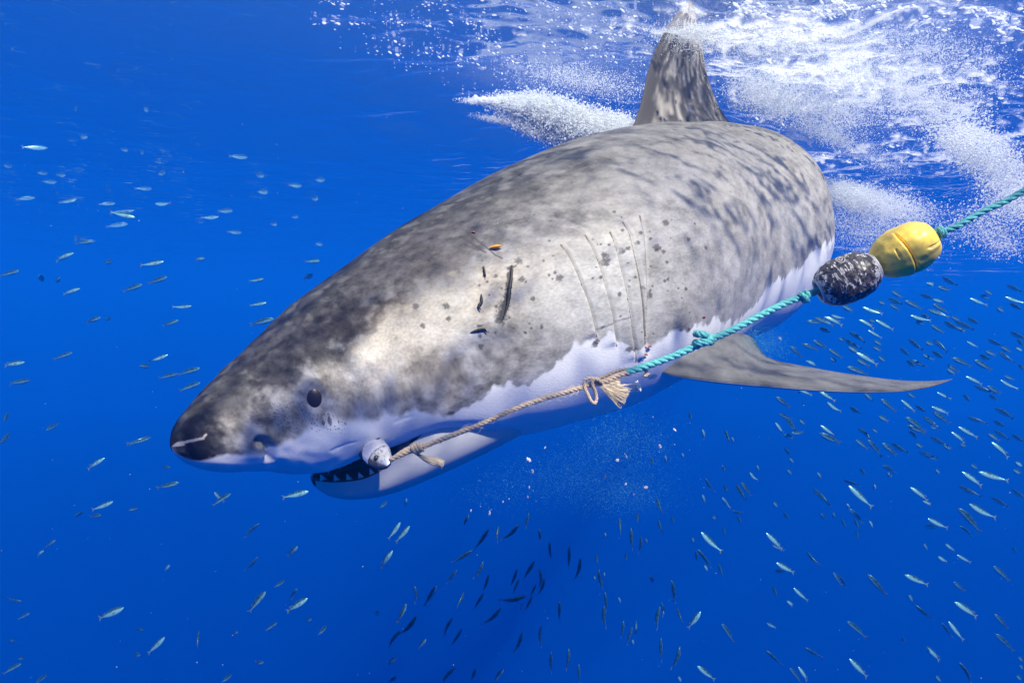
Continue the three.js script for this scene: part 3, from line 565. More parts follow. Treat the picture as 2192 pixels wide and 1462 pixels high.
{
  const tw = thing('sisal_twine', 'frayed tan sisal twine knotted between the shark\'s mouth and the teal rope', 'twine');
  const R = 0.0052;
  const c = twisted(tw, 'strand', [[834, 985], [862, 972], [900, 958], [960, 935], [1020, 912], [1080, 885], [1140, 861], [1200, 843], [1250, 828], [1272, 822]].map((a) => onLine(...a)), R, 0.028, twineMat);
  fuzz(tw, c, R, 260, 0.012, fibreMat, 51);
  twisted(tw, 'strand', [[1262, 822], [1290, 818], [1318, 806], [1345, 797]].map((a) => onLine(a[0], a[1], -0.002)), R * 1.15, 0.028, twineMat);
  twisted(tw, 'strand', [[1278, 812], [1300, 803], [1322, 794], [1345, 791], [1378, 790], [1386, 800], [1379, 806]].map((a) => onLine(a[0], a[1], 0.008)), R * 0.7, 0.024, twineMat);
  const g = new THREE.Group(); g.name = 'knot'; tw.add(g); // the hitch with its hanging loop
  twisted(g, 'strand', [[1290, 820], [1276, 812], [1262, 810], [1252, 816], [1252, 830], [1259, 845], [1266, 859], [1273, 864], [1277, 855], [1274, 838], [1268, 824], [1270, 813], [1280, 810]].map((a, i) => onLine(a[0], a[1], -0.008 - 0.004 * Math.sin(i * 1.3))), R * 0.72, 0.02, twineMat);
  const g2 = new THREE.Group(); g2.name = 'knot'; tw.add(g2);
  { const o = onLine(893, 960, -0.004), pts = []; for (let i = 0; i <= 30; i++) { const a = i / 30 * Math.PI * 5; pts.push(V(-0.008 + 0.016 * i / 30, 0.0078 * Math.cos(a), 0.0078 * Math.sin(a)).applyAxisAngle(V(0, 0, 1), 0.42).add(o)); } twisted(g2, 'strand', pts, R * 0.75, 0.02, twineMat, { sides: 7 }); }
  twisted(g2, 'strand', [[888, 958], [870, 962], [852, 973], [836, 986]].map((a) => onLine(a[0], a[1], 0.010)), R * 0.8, 0.02, twineMat);
  const tassel = (x0, y0, x1, y1, spread, count, seed, k, sag) => { const r = rng(seed), gs = []; for (let i = 0; i < count; i++) { const w = gauss(r) * spread, a = onLine(x0 + gauss(r) * 2, y0 + gauss(r) * 2, k), l = 0.8 + 0.3 * r(), dx = (x1 - x0) * l, dy = (y1 - y0) * l, n = Math.hypot(dx, dy), e = onLine(x0 + dx - dy / n * w, y0 + dy + dx / n * w, k + 0.02 * gauss(r)), m = a.clone().lerp(e, 0.5).add(V(-dy / n * w * 0.0002, sag * (0.6 + 0.5 * r()), 0.006 * gauss(r))); gs.push(new THREE.TubeGeometry(new THREE.QuadraticBezierCurve3(a, m, e), 8, 0.00055, 3)); } tag(mesh('frayed_end', mergeGeometries(gs), fibreMat, tw), null, null, null, 'stuff'); };
  tassel(1284, 824, 1338, 850, 18, 420, 61, -0.004, -0.004); tassel(1284, 822, 1326, 822, 10, 160, 62, 0.006, 0); tassel(890, 970, 945, 992, 7, 260, 63, 0.004, -0.010);
}
function floatFrame(x0, y0, d0, x1, y1, d1) { const a = at(x0, y0, d0), b = at(x1, y1, d1), ax = b.clone().sub(a), L = ax.length(); ax.normalize(); const toCam = camera.position.clone().sub(a).normalize(), z = toCam.addScaledVector(ax, -toCam.dot(ax)).normalize(), y = z.clone().cross(ax); return { a, L, m: new THREE.Matrix4().makeBasis(ax, y, z).setPosition(a) }; }
function placeLocal(g, fr) { g.applyMatrix4(fr.m); return g; }
{ // black net float
  const fl = thing('black_float', 'scuffed black oval float with raised lettering threaded on the teal rope', 'float');
  const fr = floatFrame(1755, 623, 1.272, 1874, 571, 1.242), L = fr.L, W = 1024, H = 1024;
  const cv = document.createElement('canvas'); cv.width = W; cv.height = H; const g = cv.getContext('2d');
  g.fillStyle = '#000'; g.fillRect(0, 0, W, H); g.fillStyle = '#fff'; g.strokeStyle = '#fff';
  // v (canvas y) runs round the float; the side to the lens is in the middle
  g.save(); g.translate(W * 0.40, H * 0.455); g.font = 'bold 74px serif'; g.textAlign = 'center'; g.fillText('R', -128, 26); g.fillText('10', -20, 6); g.fillText('1', 92, 0); g.fillText('0', 168, -4); g.restore();
  g.lineWidth = 7; g.beginPath(); g.moveTo(W * 0.345, H * 0.37); g.lineTo(W * 0.395, H * 0.52); g.stroke();
  g.beginPath(); g.ellipse(W * 0.50, H * 0.335, 66, 44, 0, 0, 7); g.stroke(); g.beginPath(); g.arc(W * 0.50, H * 0.335, 22, 0.6, 5.2); g.stroke(); g.beginPath(); g.arc(W * 0.525, H * 0.325, 16, 3.4, 8); g.stroke();
  g.font = 'bold 50px serif'; g.fillText('W D', W * 0.62, H * 0.31);
  const px = g.getImageData(0, 0, W, H).data, ink = (i, j) => px[(clamp(Math.round(j), 0, H - 1) * W + clamp(Math.round(i), 0, W - 1)) * 4] / 255;
  const map = dataMap(W, H, (i, j) => {
    const u = i / W, a = j / H * 2 * Math.PI, x = u * 3, cy = Math.cos(a), sy = Math.sin(a);
    const f = fbm(x * 3.5, cy * 2.6, sy * 2.6, 4), f2 = n3b(x * 16, cy * 10, sy * 10);
    let w = smooth(0.10, 0.42, f + 0.28 * f2 + 0.34 * smooth(0.72, 1, u) + 0.28 * (1 - smooth(0.03, 0.22, u)) - 0.13) * 0.8; const worn = smooth(-0.25, 0.25, fbm(x * 6 + 3, cy * 5, sy * 5, 4));
    w = Math.max(w, 0.85 * ink(i, j)); w = Math.max(w, 0.8 * smooth(0.93, 0.985, u));
    return [toS(mix(0.020 + 0.055 * worn, 0.70, w)), toS(mix(0.018 + 0.047 * worn, 0.67, w)), toS(mix(0.018 + 0.042 * worn, 0.64, w))];
  }, true);
  const m = new THREE.MeshPhysicalMaterial({ map, roughness: 0.42, specularIntensity: 0.8 });
  const rad = (u) => 0.0508 * Math.pow(Math.max(0, 1 - Math.pow(Math.abs(2 * u - 1) * 0.85, 2.5)), 0.5);
  const prof = (u) => { const e = Math.min(u, 1 - u); return rad(u) * 1.0 - 0.004 * Math.exp(-e / 0.012); };
  const NV = 121;
  mesh('shell', placeLocal(grid(70, NV, (i, j) => { // v = 0.5 faces the lens
    const u = i / 69, a = (j / (NV - 1)) * 2 * Math.PI - Math.PI, seam = Math.exp(-(((a - 0.78) / 0.035) ** 2)) + Math.exp(-(((a + 2.36) / 0.035) ** 2)), r = prof(u) + 0.0016 * seam + 0.0008 * n3(u * 9, Math.cos(a) * 2, Math.sin(a) * 2);
    return [V(u * L, -Math.sin(a) * r, Math.cos(a) * r), [u, j / (NV - 1)]];
  }, { wrap: true, flip: true }), fr), m, fl);
  const rimM = new THREE.MeshPhysicalMaterial({ color: col(0.42, 0.42, 0.44), roughness: 0.5 }), hole = new THREE.MeshPhysicalMaterial({ color: col(0.42, 0.42, 0.44), roughness: 0.5, side: THREE.DoubleSide });
  for (const u of [0, 1]) {
    mesh('end_rim', placeLocal(new THREE.TorusGeometry(prof(u) * 0.97, 0.0035, 10, 48).rotateY(Math.PI / 2).translate(u * L, 0, 0), fr), rimM, fl);
    mesh('end_cup', placeLocal(new THREE.LatheGeometry([[prof(u) * 0.97, 0], [prof(u) * 0.7, 0.012], [0.012, 0.016]].map(([x, y]) => new THREE.Vector2(x, y)), 40).rotateZ(-Math.PI / 2).scale(u ? -1 : 1, 1, 1).translate(u * L, 0, 0), fr), hole, fl);
  }
}
{ // yellow net float, creased
  const fl = thing('yellow_float', 'glossy yellow egg-shaped float with a deep crease across its side', 'float');
  const fr = floatFrame(1868, 568, 1.262, 2004, 505, 1.215), L = fr.L, NV = 181, NU = 150;
  const map = dataMap(512, 512, (i, j) => { const u = i / 512, a = j / 512 * 2 * Math.PI, f = fbm(u * 6, Math.cos(a) * 2, Math.sin(a) * 2, 4), g = n3b(u * 30, Math.cos(a) * 9, Math.sin(a) * 9), k = 1 - 0.16 * smooth(0.05, 0.5, f) - 0.05 * g; return [toS(0.93 * k), toS(0.66 * k * (1 - 0.08 * f)), toS(0.09 * k + 0.02 * smooth(0.2, 0.5, f))]; }, true);
  const m = new THREE.MeshPhysicalMaterial({ map, roughness: 0.34, specularIntensity: 0.8, clearcoat: 0.25, clearcoatRoughness: 0.3 });
  const prof = curve([[0, 0.018], [0.04, 0.026], [0.12, 0.036], [0.25, 0.046], [0.42, 0.0515], [0.6, 0.052], [0.75, 0.049], [0.88, 0.041], [0.95, 0.033], [0.985, 0.024], [1, 0.012]]);
  mesh('shell', placeLocal(grid(NU, NV, (i, j) => {
    const u = i / (NU - 1), a = (j / (NV - 1)) * 2 * Math.PI - Math.PI;       // a = 0 faces the lens, positive is down
    const cu = 0.455 + 0.045 * Math.sin((a + 0.9) * 1.1), d = (u - cu) * L, on = smooth(-1.0, -0.6, a) * (1 - smooth(0.9, 1.5, a));
    let k = on * (-0.0085 * Math.exp(-((d / 0.0025) ** 2)) + (d < 0 ? 0.0042 * Math.exp(d / 0.011) : -0.0035 * Math.exp(-d / 0.018)));
    const c2 = (a - (0.36 + 0.5 * (u - 0.8))) * 0.045, on2 = smooth(0.7, 0.8, u) * (1 - smooth(0.93, 0.99, u)); k += on2 * (-0.005 * Math.exp(-((c2 / 0.002) ** 2)) + 0.002 * Math.exp(-(((c2 - 0.006) / 0.006) ** 2)));
    const c3 = (u - 0.34) * L, on3 = smooth(-0.25, -0.1, a) * (1 - smooth(0.1, 0.3, a)); k -= on3 * 0.003 * Math.exp(-((c3 / 0.002) ** 2));
    k += 0.0013 * n3(u * 4, Math.cos(a) * 2, Math.sin(a) * 2);
    const r = prof(u) * 1.0 + k; return [V(u * L, -Math.sin(a) * r, Math.cos(a) * r), [u, j / (NV - 1)]];
  }, { wrap: true, flip: true }), fr), m, fl);
  const end = new THREE.MeshPhysicalMaterial({ color: col(0.7, 0.42, 0.06), roughness: 0.4 });
  for (const u of [0, 1]) mesh('end_plug', placeLocal(new THREE.TorusGeometry(prof(u) * 0.8, 0.0045, 10, 36).rotateY(Math.PI / 2).translate(u * L, 0, 0), fr), end, fl);
}
{ // what the shark has in its mouth: the silver head end of a bait fish
  const bait = thing('bait_fish', 'torn silver bait fish clenched in the corner of the shark\'s mouth', 'fish');
  const silver = new THREE.MeshPhysicalMaterial({ vertexColors: true, roughness: 0.22, metalness: 0.65 });
  const a = at(831, 998, 1.19), b = at(786, 950, 1.285), ax = b.clone().sub(a), L = ax.length(); ax.normalize();
  const z = camera.position.clone().sub(a).normalize(); z.addScaledVector(ax, -z.dot(ax)).normalize(); const y = z.clone().cross(ax), M = new THREE.Matrix4().makeBasis(ax, y, z).setPosition(a);
  const h = curve([[0, 0.003], [0.05, 0.011], [0.2, 0.020], [0.5, 0.028], [0.8, 0.031], [1, 0.030]]);
  mesh('body', grid(60, 61, (i, j) => {
    const u = i / 59, t = j / 60 * 2 * Math.PI, r = h(u) * (1 + 0.05 * n3(u * 3, Math.cos(t), Math.sin(t)));
    const back = smooth(0.35, 0.7, Math.sin(t) + 0.25 * n3(u * 6, 2, t)), speck = smooth(0.35, 0.6, n3b(u * 9, Math.cos(t) * 4, Math.sin(t) * 4)), k = mix(0.78, 0.10, Math.max(back, speck * 0.6));
    return [V(u * L, Math.sin(t) * r, Math.cos(t) * r * 0.6), [u, j / 60], [k, k * 0.98, k]];
  }, { wrap: true, flip: true }).applyMatrix4(M), silver, bait);
  mesh('gill_cover', grid(20, 24, (i, j) => { const u = i / 19, w = j / 23 * 2 - 1, x = 0.42 + 0.30 * u * (1 - 0.55 * w * w); return [V(L * x, w * 0.027, h(x) * 0.6 * Math.sqrt(Math.max(0.05, 1 - (w * 0.027 / h(x)) ** 2)) + 0.002 + 0.0035 * u), [u, w], [0.84, 0.82, 0.84]]; }).applyMatrix4(M), silver, bait);
  const eye = mesh('eye', new THREE.SphereGeometry(0.0058, 20, 14), new THREE.MeshPhysicalMaterial({ color: col(0.03, 0.028, 0.03), roughness: 0.25 }), bait); eye.position.copy(V(L * 0.27, 0.006, 0.0135).applyMatrix4(M));
}
{ // scraps of bait drifting in the water
  const flesh = new THREE.MeshPhysicalMaterial({ color: col(0.80, 0.83, 0.80), roughness: 0.8, transmission: 0.25, thickness: 0 }), mote = new THREE.MeshPhysicalMaterial({ color: col(0.12, 0.66, 0.74), roughness: 0.8, transmission: 0.4, thickness: 0 });  // mote colour holds the cyan of light filtered by water
  const r = rng(71), shape = (seed) => { const g = new THREE.IcosahedronGeometry(1, 3), p = g.attributes.position; for (let i = 0; i < p.count; i++) { const v = V(p.getX(i), p.getY(i), p.getZ(i)), k = 1 + 0.75 * n3(v.x * 1.5 + seed, v.y * 1.5, v.z * 1.5) + 0.3 * n3b(v.x * 4, v.y * 4 + seed, v.z * 4); p.setXYZ(i, v.x * k, v.y * k, v.z * k * 0.6); } g.computeVertexNormals(); return g; };
  const shapes = [1, 2, 3, 4, 5].map((k) => shape(k * 3.7));
  const scrap = (x, y, d, s, label, group) => { const m = mesh('bait_scrap', shapes[Math.floor(r() * 5)], flesh); m.position.copy(at(x, y, d)); m.scale.set(s * (0.8 + 0.5 * r()), s * (0.7 + 0.6 * r()), s * 0.7); m.rotation.set(r() * 6, r() * 6, r() * 6); return tag(m, label, 'bait scrap', group); };
  const byKnot = 'fluffy pink-white bait scrap just below the lower end of the teal rope';
  scrap(1395, 806, 1.27, 0.0085, byKnot, 'scraps by the rope end'); scrap(1367, 826, 1.27, 0.0075, byKnot, 'scraps by the rope end'); scrap(1358, 832, 1.27, 0.0065, byKnot, 'scraps by the rope end');
  const drift = 'small white bait scrap drifting in the murky water below the twine';
  for (const [x, y, s] of [[1063, 957, 4], [1132, 984, 7], [1140, 1009, 8], [1133, 1043, 4], [1130, 1064, 4], [1096, 973, 3], [1167, 958, 4], [1296, 1020, 7], [1340, 976, 7], [1413, 955, 6], [1383, 1043, 6], [1357, 1058, 4], [1340, 1036, 4], [1271, 875, 4], [1383, 886, 4], [1398, 893, 3], [1445, 920, 5], [1048, 1098, 6], [1008, 1093, 4], [1090, 1068, 3], [1077, 1074, 3], [1322, 985, 4], [1671, 725, 5], [1711, 841, 4], [1720, 866, 4]]) scrap(x, y, 1.5 + 0.25 * r(), s * 0.00072, drift, 'drifting bait scraps');
  const specks = [];
  for (const [x, y, w, h, n] of [[1300, 920, 60, 35, 420], [1340, 940, 70, 50, 380], [1180, 1000, 110, 50, 360], [1060, 1030, 80, 50, 260], [1330, 1050, 80, 40, 260], [1620, 720, 35, 25, 260], [1660, 760, 40, 20, 160], [950, 1010, 70, 40, 150], [1250, 960, 200, 90, 350]])
    for (let i = 0; i < n; i++) { const s = 0.0003 + 0.0009 * r() ** 3; specks.push([at(x + gauss(r) * w, y + gauss(r) * h, 1.45 + 0.35 * r()), s, s * (0.6 + r()), s, r() * 6]); }
  for (const [x, y, w, h, n] of [[1320, 940, 120, 65, 11000], [1150, 1010, 150, 60, 9000], [1340, 1050, 110, 50, 5000], [1030, 1040, 100, 50, 3200], [1640, 735, 45, 28, 2500]])
    for (let i = 0; i < n; i++) { const s = 0.0002 + 0.0003 * r(); specks.push([at(x + gauss(r) * w, y + gauss(r) * h, 1.5 + 0.45 * r()), s, s, s, 0]); }
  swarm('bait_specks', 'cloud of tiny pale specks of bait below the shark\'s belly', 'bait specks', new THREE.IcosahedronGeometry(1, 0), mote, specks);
}

{ // plankton and motes in the open water
  const r = rng(75), motes = [];
  for (let i = 0; i < 520; i++) { const s = 0.0004 + 0.0009 * r() ** 3, d = 0.9 + 3.2 * r(); motes.push([at(-60 + 2300 * r(), 250 + 1250 * r(), d), s, s, s, 0]); }
  swarm('plankton', 'sparse pale motes of plankton adrift in the blue water', 'plankton', new THREE.IcosahedronGeometry(1, 0), bubbleMat, motes);
}
// ------------------------------------------------------------------ the school of small fish
// snout x, y and tail x, y as they show in the photograph; 0 plain, 1 silver side turned to the light, 2 dark back turned to the lens
const FISH = [
  [1983, 605, 2008, 611, 1], [2007, 614, 2042, 624, 0], [2022, 596, 2045, 609, 0], [2162, 613, 2184, 622, 0], [2109, 622, 2127, 632, 0], [2098, 632, 2123, 640, 0], [2078, 639, 2113, 654, 1], [2154, 636, 2191, 651, 1], [2167, 652, 2187, 662, 0], [2136, 659, 2151, 669, 0], [1908, 622, 1935, 639, 0], [1937, 643, 1975, 662, 0], [1976, 632, 1998, 639, 0], [1996, 640, 2023, 647, 1], [1882, 646, 1897, 651, 0], [1907, 642, 1930, 650, 0],
  [1905, 651, 1930, 666, 0], [1998, 651, 2030, 669, 0], [1994, 665, 2027, 677, 1], [1972, 673, 1996, 684, 0], [1848, 658, 1886, 674, 1], [1872, 663, 1890, 669, 0], [1804, 654, 1831, 669, 0], [1779, 674, 1805, 683, 1], [1766, 678, 1808, 695, 1], [1749, 681, 1781, 695, 1], [1726, 688, 1763, 692, 0], [1758, 704, 1779, 711, 0], [1840, 684, 1878, 703, 1], [1875, 685, 1915, 707, 1], [1862, 685, 1875, 689, 0], [1949, 675, 1990, 689, 1],
  [1960, 687, 1982, 695, 0], [1993, 695, 2024, 714, 0], [2026, 691, 2050, 706, 0], [2037, 678, 2058, 687, 0], [2052, 691, 2082, 703, 0], [2076, 684, 2095, 692, 0], [2050, 700, 2074, 714, 0], [1822, 713, 1852, 730, 0], [1859, 707, 1889, 724, 1], [2169, 714, 2192, 724, 1], [2180, 728, 2192, 740, 1], [2175, 744, 2192, 752, 1], [2069, 730, 2095, 745, 1], [2120, 729, 2142, 739, 0], [2143, 741, 2168, 756, 0], [2110, 751, 2135, 762, 0],
  [2143, 756, 2165, 773, 1], [2101, 762, 2119, 769, 0], [1812, 729, 1838, 745, 0], [1815, 741, 1842, 758, 0], [1834, 755, 1882, 781, 1], [1872, 729, 1890, 740, 0], [1868, 741, 1890, 754, 0], [1796, 724, 1810, 730, 0], [1718, 736, 1752, 750, 0], [1741, 728, 1774, 748, 0], [1774, 747, 1805, 767, 0], [1777, 766, 1796, 777, 0], [1692, 741, 1718, 765, 0], [1725, 771, 1756, 785, 1], [1812, 785, 1859, 802, 0], [1834, 769, 1862, 785, 0],
  [1881, 763, 1898, 776, 0], [1930, 748, 1948, 761, 0], [1949, 729, 1971, 747, 0], [1982, 732, 2002, 739, 0], [2002, 730, 2027, 751, 0], [1975, 758, 1997, 770, 0], [2000, 755, 2020, 766, 0], [1944, 774, 1960, 785, 0], [1953, 771, 1983, 787, 0], [2039, 766, 2079, 784, 0], [2086, 770, 2127, 795, 0], [2028, 780, 2058, 800, 0], [2028, 789, 2049, 804, 0], [2069, 806, 2106, 823, 1], [2093, 828, 2124, 840, 0], [2113, 826, 2149, 847, 0],
  [2143, 814, 2176, 834, 1], [2150, 804, 2173, 814, 0], [2121, 848, 2136, 856, 0], [2183, 782, 2192, 791, 0], [2065, 847, 2078, 859, 0], [2007, 840, 2037, 855, 1], [1994, 870, 2035, 886, 1], [1998, 881, 2034, 907, 0], [1964, 871, 1982, 881, 0], [1930, 856, 1961, 882, 1], [1886, 854, 1918, 881, 0], [1851, 841, 1871, 860, 0], [1944, 841, 1963, 854, 0], [1707, 832, 1741, 846, 1], [1754, 837, 1788, 858, 1], [1769, 859, 1797, 884, 1],
  [1661, 849, 1693, 875, 0], [1667, 886, 1699, 899, 0], [1685, 899, 1706, 921, 1], [1659, 903, 1677, 929, 1], [1678, 929, 1702, 940, 0], [1712, 899, 1725, 910, 0], [1823, 874, 1842, 885, 0], [1881, 890, 1905, 904, 0], [1758, 911, 1788, 933, 1], [1755, 927, 1803, 953, 0], [1693, 927, 1725, 926, 0], [1868, 918, 1881, 927, 0], [1842, 919, 1866, 938, 0], [1831, 940, 1859, 962, 0], [1859, 942, 1888, 975, 0], [1889, 948, 1922, 977, 0],
  [1914, 953, 1938, 967, 0], [1940, 893, 1979, 922, 0], [1944, 911, 1986, 930, 0], [1945, 919, 1965, 938, 2], [1981, 895, 2007, 914, 1], [1993, 915, 2008, 916, 0], [1961, 949, 1982, 962, 0], [1975, 971, 2001, 979, 1], [1998, 938, 2023, 952, 0], [2020, 952, 2045, 966, 0], [2038, 925, 2072, 949, 1], [2053, 914, 2094, 937, 1], [2056, 951, 2072, 955, 0], [2078, 895, 2109, 905, 0], [2139, 878, 2167, 892, 0], [2132, 904, 2151, 912, 0],
  [2135, 925, 2157, 938, 1], [2115, 927, 2141, 945, 0], [2126, 948, 2165, 979, 1], [2172, 934, 2192, 945, 0], [1975, 972, 2009, 985, 0], [2061, 1010, 2107, 1042, 1], [2098, 1011, 2152, 1029, 1], [2078, 994, 2097, 1005, 0], [2174, 989, 2192, 999, 1], [2170, 1005, 2192, 1018, 0], [2172, 1051, 2192, 1066, 1], [2061, 1044, 2090, 1060, 0], [2131, 1070, 2155, 1082, 0], [2073, 1077, 2127, 1111, 1], [2054, 1089, 2097, 1133, 0], [2054, 1125, 2083, 1144, 2],
  [1985, 1109, 2030, 1132, 1], [1985, 1128, 2004, 1128, 0], [1951, 1044, 1992, 1072, 1], [1975, 1072, 2002, 1082, 1], [1889, 996, 1915, 1008, 2], [1843, 1006, 1853, 1015, 0], [1901, 1011, 1911, 1024, 0], [2004, 1005, 2014, 1015, 0], [1819, 1041, 1865, 1085, 1], [1812, 1030, 1836, 1037, 2], [1746, 1051, 1774, 1077, 0], [1750, 1010, 1763, 1030, 0], [1686, 1005, 1697, 1018, 0], [1681, 962, 1693, 974, 0], [1691, 981, 1701, 992, 0], [1656, 1075, 1666, 1087, 0],
  [1679, 1101, 1691, 1111, 0], [1819, 1089, 1848, 1118, 0], [1813, 1078, 1819, 1089, 1], [1831, 1114, 1839, 1131, 1], [1861, 1114, 1870, 1132, 1], [1872, 1037, 1873, 1049, 2], [1758, 1099, 1767, 1113, 2], [1784, 1097, 1789, 1111, 2], [1803, 1113, 1812, 1130, 2], [1834, 1139, 1837, 1152, 0], [1640, 1140, 1679, 1178, 1], [1652, 1166, 1678, 1176, 0], [1731, 1185, 1752, 1212, 2], [1661, 1204, 1705, 1228, 1], [1662, 1224, 1681, 1223, 0], [1700, 1259, 1729, 1286, 1],
  [1684, 1285, 1705, 1301, 1], [1655, 1259, 1664, 1276, 0], [1784, 1223, 1803, 1255, 0], [1798, 1231, 1812, 1259, 2], [1860, 1231, 1896, 1274, 0], [1939, 1231, 1987, 1252, 1], [1946, 1272, 1956, 1291, 0], [1961, 1296, 1995, 1327, 2], [2047, 1290, 2098, 1322, 1], [2023, 1163, 2047, 1181, 1], [2050, 1188, 2081, 1205, 1], [2007, 1190, 2028, 1204, 1], [1978, 1163, 1988, 1180, 0], [2169, 1175, 2177, 1181, 0], [2127, 1211, 2162, 1243, 0], [2042, 1245, 2071, 1271, 0],
  [2131, 1315, 2160, 1348, 0], [2134, 1358, 2170, 1393, 0], [2033, 1332, 2061, 1369, 1], [2016, 1332, 2040, 1365, 2], [1813, 1329, 1853, 1360, 0], [1932, 1369, 1939, 1375, 0], [1983, 1384, 2019, 1417, 1], [2054, 1417, 2085, 1458, 2], [2004, 1446, 2018, 1462, 0], [2181, 1406, 2192, 1417, 0], [2184, 1423, 2192, 1434, 0], [2177, 1446, 2189, 1456, 0], [1820, 1411, 1860, 1451, 1], [1722, 1385, 1760, 1410, 2], [1640, 1392, 1673, 1422, 2], [1710, 1427, 1734, 1461, 1],
  [1691, 1429, 1716, 1458, 0], [1640, 1332, 1662, 1345, 1], [1476, 885, 1481, 899, 0], [1504, 918, 1510, 944, 0], [1553, 922, 1561, 946, 0], [1567, 936, 1572, 949, 0], [1394, 979, 1399, 996, 0], [1424, 975, 1426, 992, 0], [1460, 971, 1464, 981, 0], [1510, 1023, 1526, 1056, 2], [1549, 1000, 1551, 1008, 0], [1551, 1041, 1557, 1054, 0], [1604, 1010, 1618, 1030, 1], [1621, 996, 1625, 1010, 0], [1587, 1031, 1608, 1062, 0], [1578, 1041, 1595, 1068, 1],
  [1545, 1063, 1564, 1091, 1], [1504, 1058, 1510, 1080, 0], [1567, 1093, 1592, 1103, 2], [1580, 1107, 1588, 1122, 0], [1526, 1107, 1534, 1109, 0], [1406, 1068, 1415, 1097, 1], [1410, 1115, 1416, 1140, 0], [1438, 1109, 1442, 1117, 0], [1382, 1152, 1386, 1165, 0], [1501, 1139, 1541, 1181, 1], [1493, 1175, 1524, 1214, 2], [1482, 1152, 1486, 1163, 0], [1490, 1177, 1493, 1206, 2], [1508, 1210, 1516, 1224, 1], [1539, 1210, 1547, 1231, 1], [1549, 1132, 1552, 1144, 0],
  [1438, 1241, 1446, 1290, 0], [1413, 1297, 1399, 1346, 2], [1417, 1292, 1424, 1319, 2], [1450, 1305, 1460, 1330, 0], [1500, 1309, 1473, 1346, 1], [1545, 1334, 1572, 1371, 0], [1415, 1365, 1414, 1416, 2], [1456, 1385, 1445, 1435, 2], [1494, 1426, 1530, 1455, 1], [1452, 1448, 1460, 1461, 1], [1392, 1231, 1399, 1251, 2], [857, 1117, 832, 1155, 1], [877, 1125, 846, 1162, 1], [840, 1178, 810, 1219, 1], [827, 1074, 813, 1087, 0], [870, 1066, 865, 1087, 0],
  [1003, 1101, 992, 1127, 2], [1046, 1133, 1017, 1178, 2], [1067, 1128, 1060, 1160, 2], [1111, 1123, 1078, 1162, 2], [1132, 1098, 1124, 1131, 2], [1153, 1131, 1158, 1159, 2], [1176, 1159, 1178, 1200, 2], [1218, 1170, 1219, 1218, 2], [1012, 1178, 968, 1205, 2], [979, 1218, 956, 1248, 2], [1035, 1202, 1019, 1242, 2], [1046, 1230, 1035, 1270, 2], [1035, 1270, 1013, 1306, 2], [1107, 1218, 1094, 1258, 2], [1110, 1242, 1097, 1270, 2], [1145, 1200, 1119, 1243, 2],
  [1156, 1222, 1161, 1258, 2], [1166, 1238, 1156, 1278, 2], [1126, 1277, 1067, 1294, 2], [1148, 1250, 1134, 1280, 2], [1139, 1277, 1123, 1310, 2], [1073, 1301, 1037, 1344, 2], [888, 1254, 893, 1291, 2], [934, 1254, 909, 1298, 0], [992, 1270, 979, 1299, 2], [869, 1293, 851, 1334, 0], [893, 1317, 857, 1369, 2], [968, 1323, 945, 1360, 2], [988, 1347, 966, 1385, 2], [856, 1350, 826, 1385, 2], [913, 1366, 894, 1389, 0], [848, 1408, 827, 1424, 0],
  [1118, 1352, 1105, 1403, 2], [1158, 1339, 1152, 1385, 2], [1198, 1286, 1197, 1331, 2], [1180, 1395, 1178, 1441, 2], [1218, 1389, 1215, 1435, 2], [1239, 1422, 1239, 1462, 2], [976, 1427, 939, 1462, 2], [1019, 1428, 1009, 1462, 2], [1079, 1430, 1056, 1460, 0], [850, 1448, 830, 1462, 2], [1243, 1195, 1236, 1246, 2], [1276, 1189, 1279, 1206, 1], [1282, 1219, 1284, 1261, 0], [1272, 1234, 1273, 1243, 1], [1293, 1226, 1293, 1235, 1], [1287, 1243, 1288, 1256, 0],
  [1295, 1141, 1296, 1152, 0], [1295, 1267, 1301, 1309, 2], [1293, 1296, 1290, 1345, 2], [1324, 1278, 1330, 1294, 1], [1327, 1111, 1327, 1143, 2], [1351, 1130, 1352, 1178, 2], [1365, 1098, 1365, 1119, 0], [1335, 1329, 1332, 1366, 2], [1354, 1342, 1340, 1381, 2], [1362, 1331, 1361, 1363, 2], [1354, 1369, 1356, 1382, 0], [1372, 1147, 1373, 1186, 2], [1115, 1294, 1116, 1306, 0], [811, 1310, 802, 1318, 0], [1340, 1187, 1341, 1199, 0], [91, 316, 55, 315, 1],
  [164, 229, 159, 238, 2], [316, 238, 306, 229, 1], [188, 292, 162, 294, 0], [304, 325, 301, 327, 0], [274, 321, 253, 318, 0], [344, 350, 332, 337, 0], [352, 368, 337, 373, 0], [525, 336, 494, 334, 0], [22, 355, 7, 354, 0], [97, 370, 79, 369, 0], [140, 374, 116, 374, 0], [115, 389, 92, 388, 0], [320, 403, 296, 403, 0], [566, 376, 539, 373, 0], [643, 397, 619, 396, 0], [571, 410, 551, 410, 0],
  [67, 423, 38, 426, 0], [161, 426, 125, 434, 0], [241, 435, 215, 437, 0], [330, 436, 369, 437, 1], [286, 465, 239, 456, 1], [467, 464, 429, 467, 1], [494, 450, 467, 452, 0], [268, 479, 231, 484, 0], [513, 497, 489, 496, 0], [593, 479, 575, 479, 0], [638, 463, 621, 464, 0], [681, 424, 662, 423, 0], [198, 516, 164, 521, 0], [161, 504, 161, 518, 2], [157, 541, 111, 558, 1], [349, 560, 301, 569, 1],
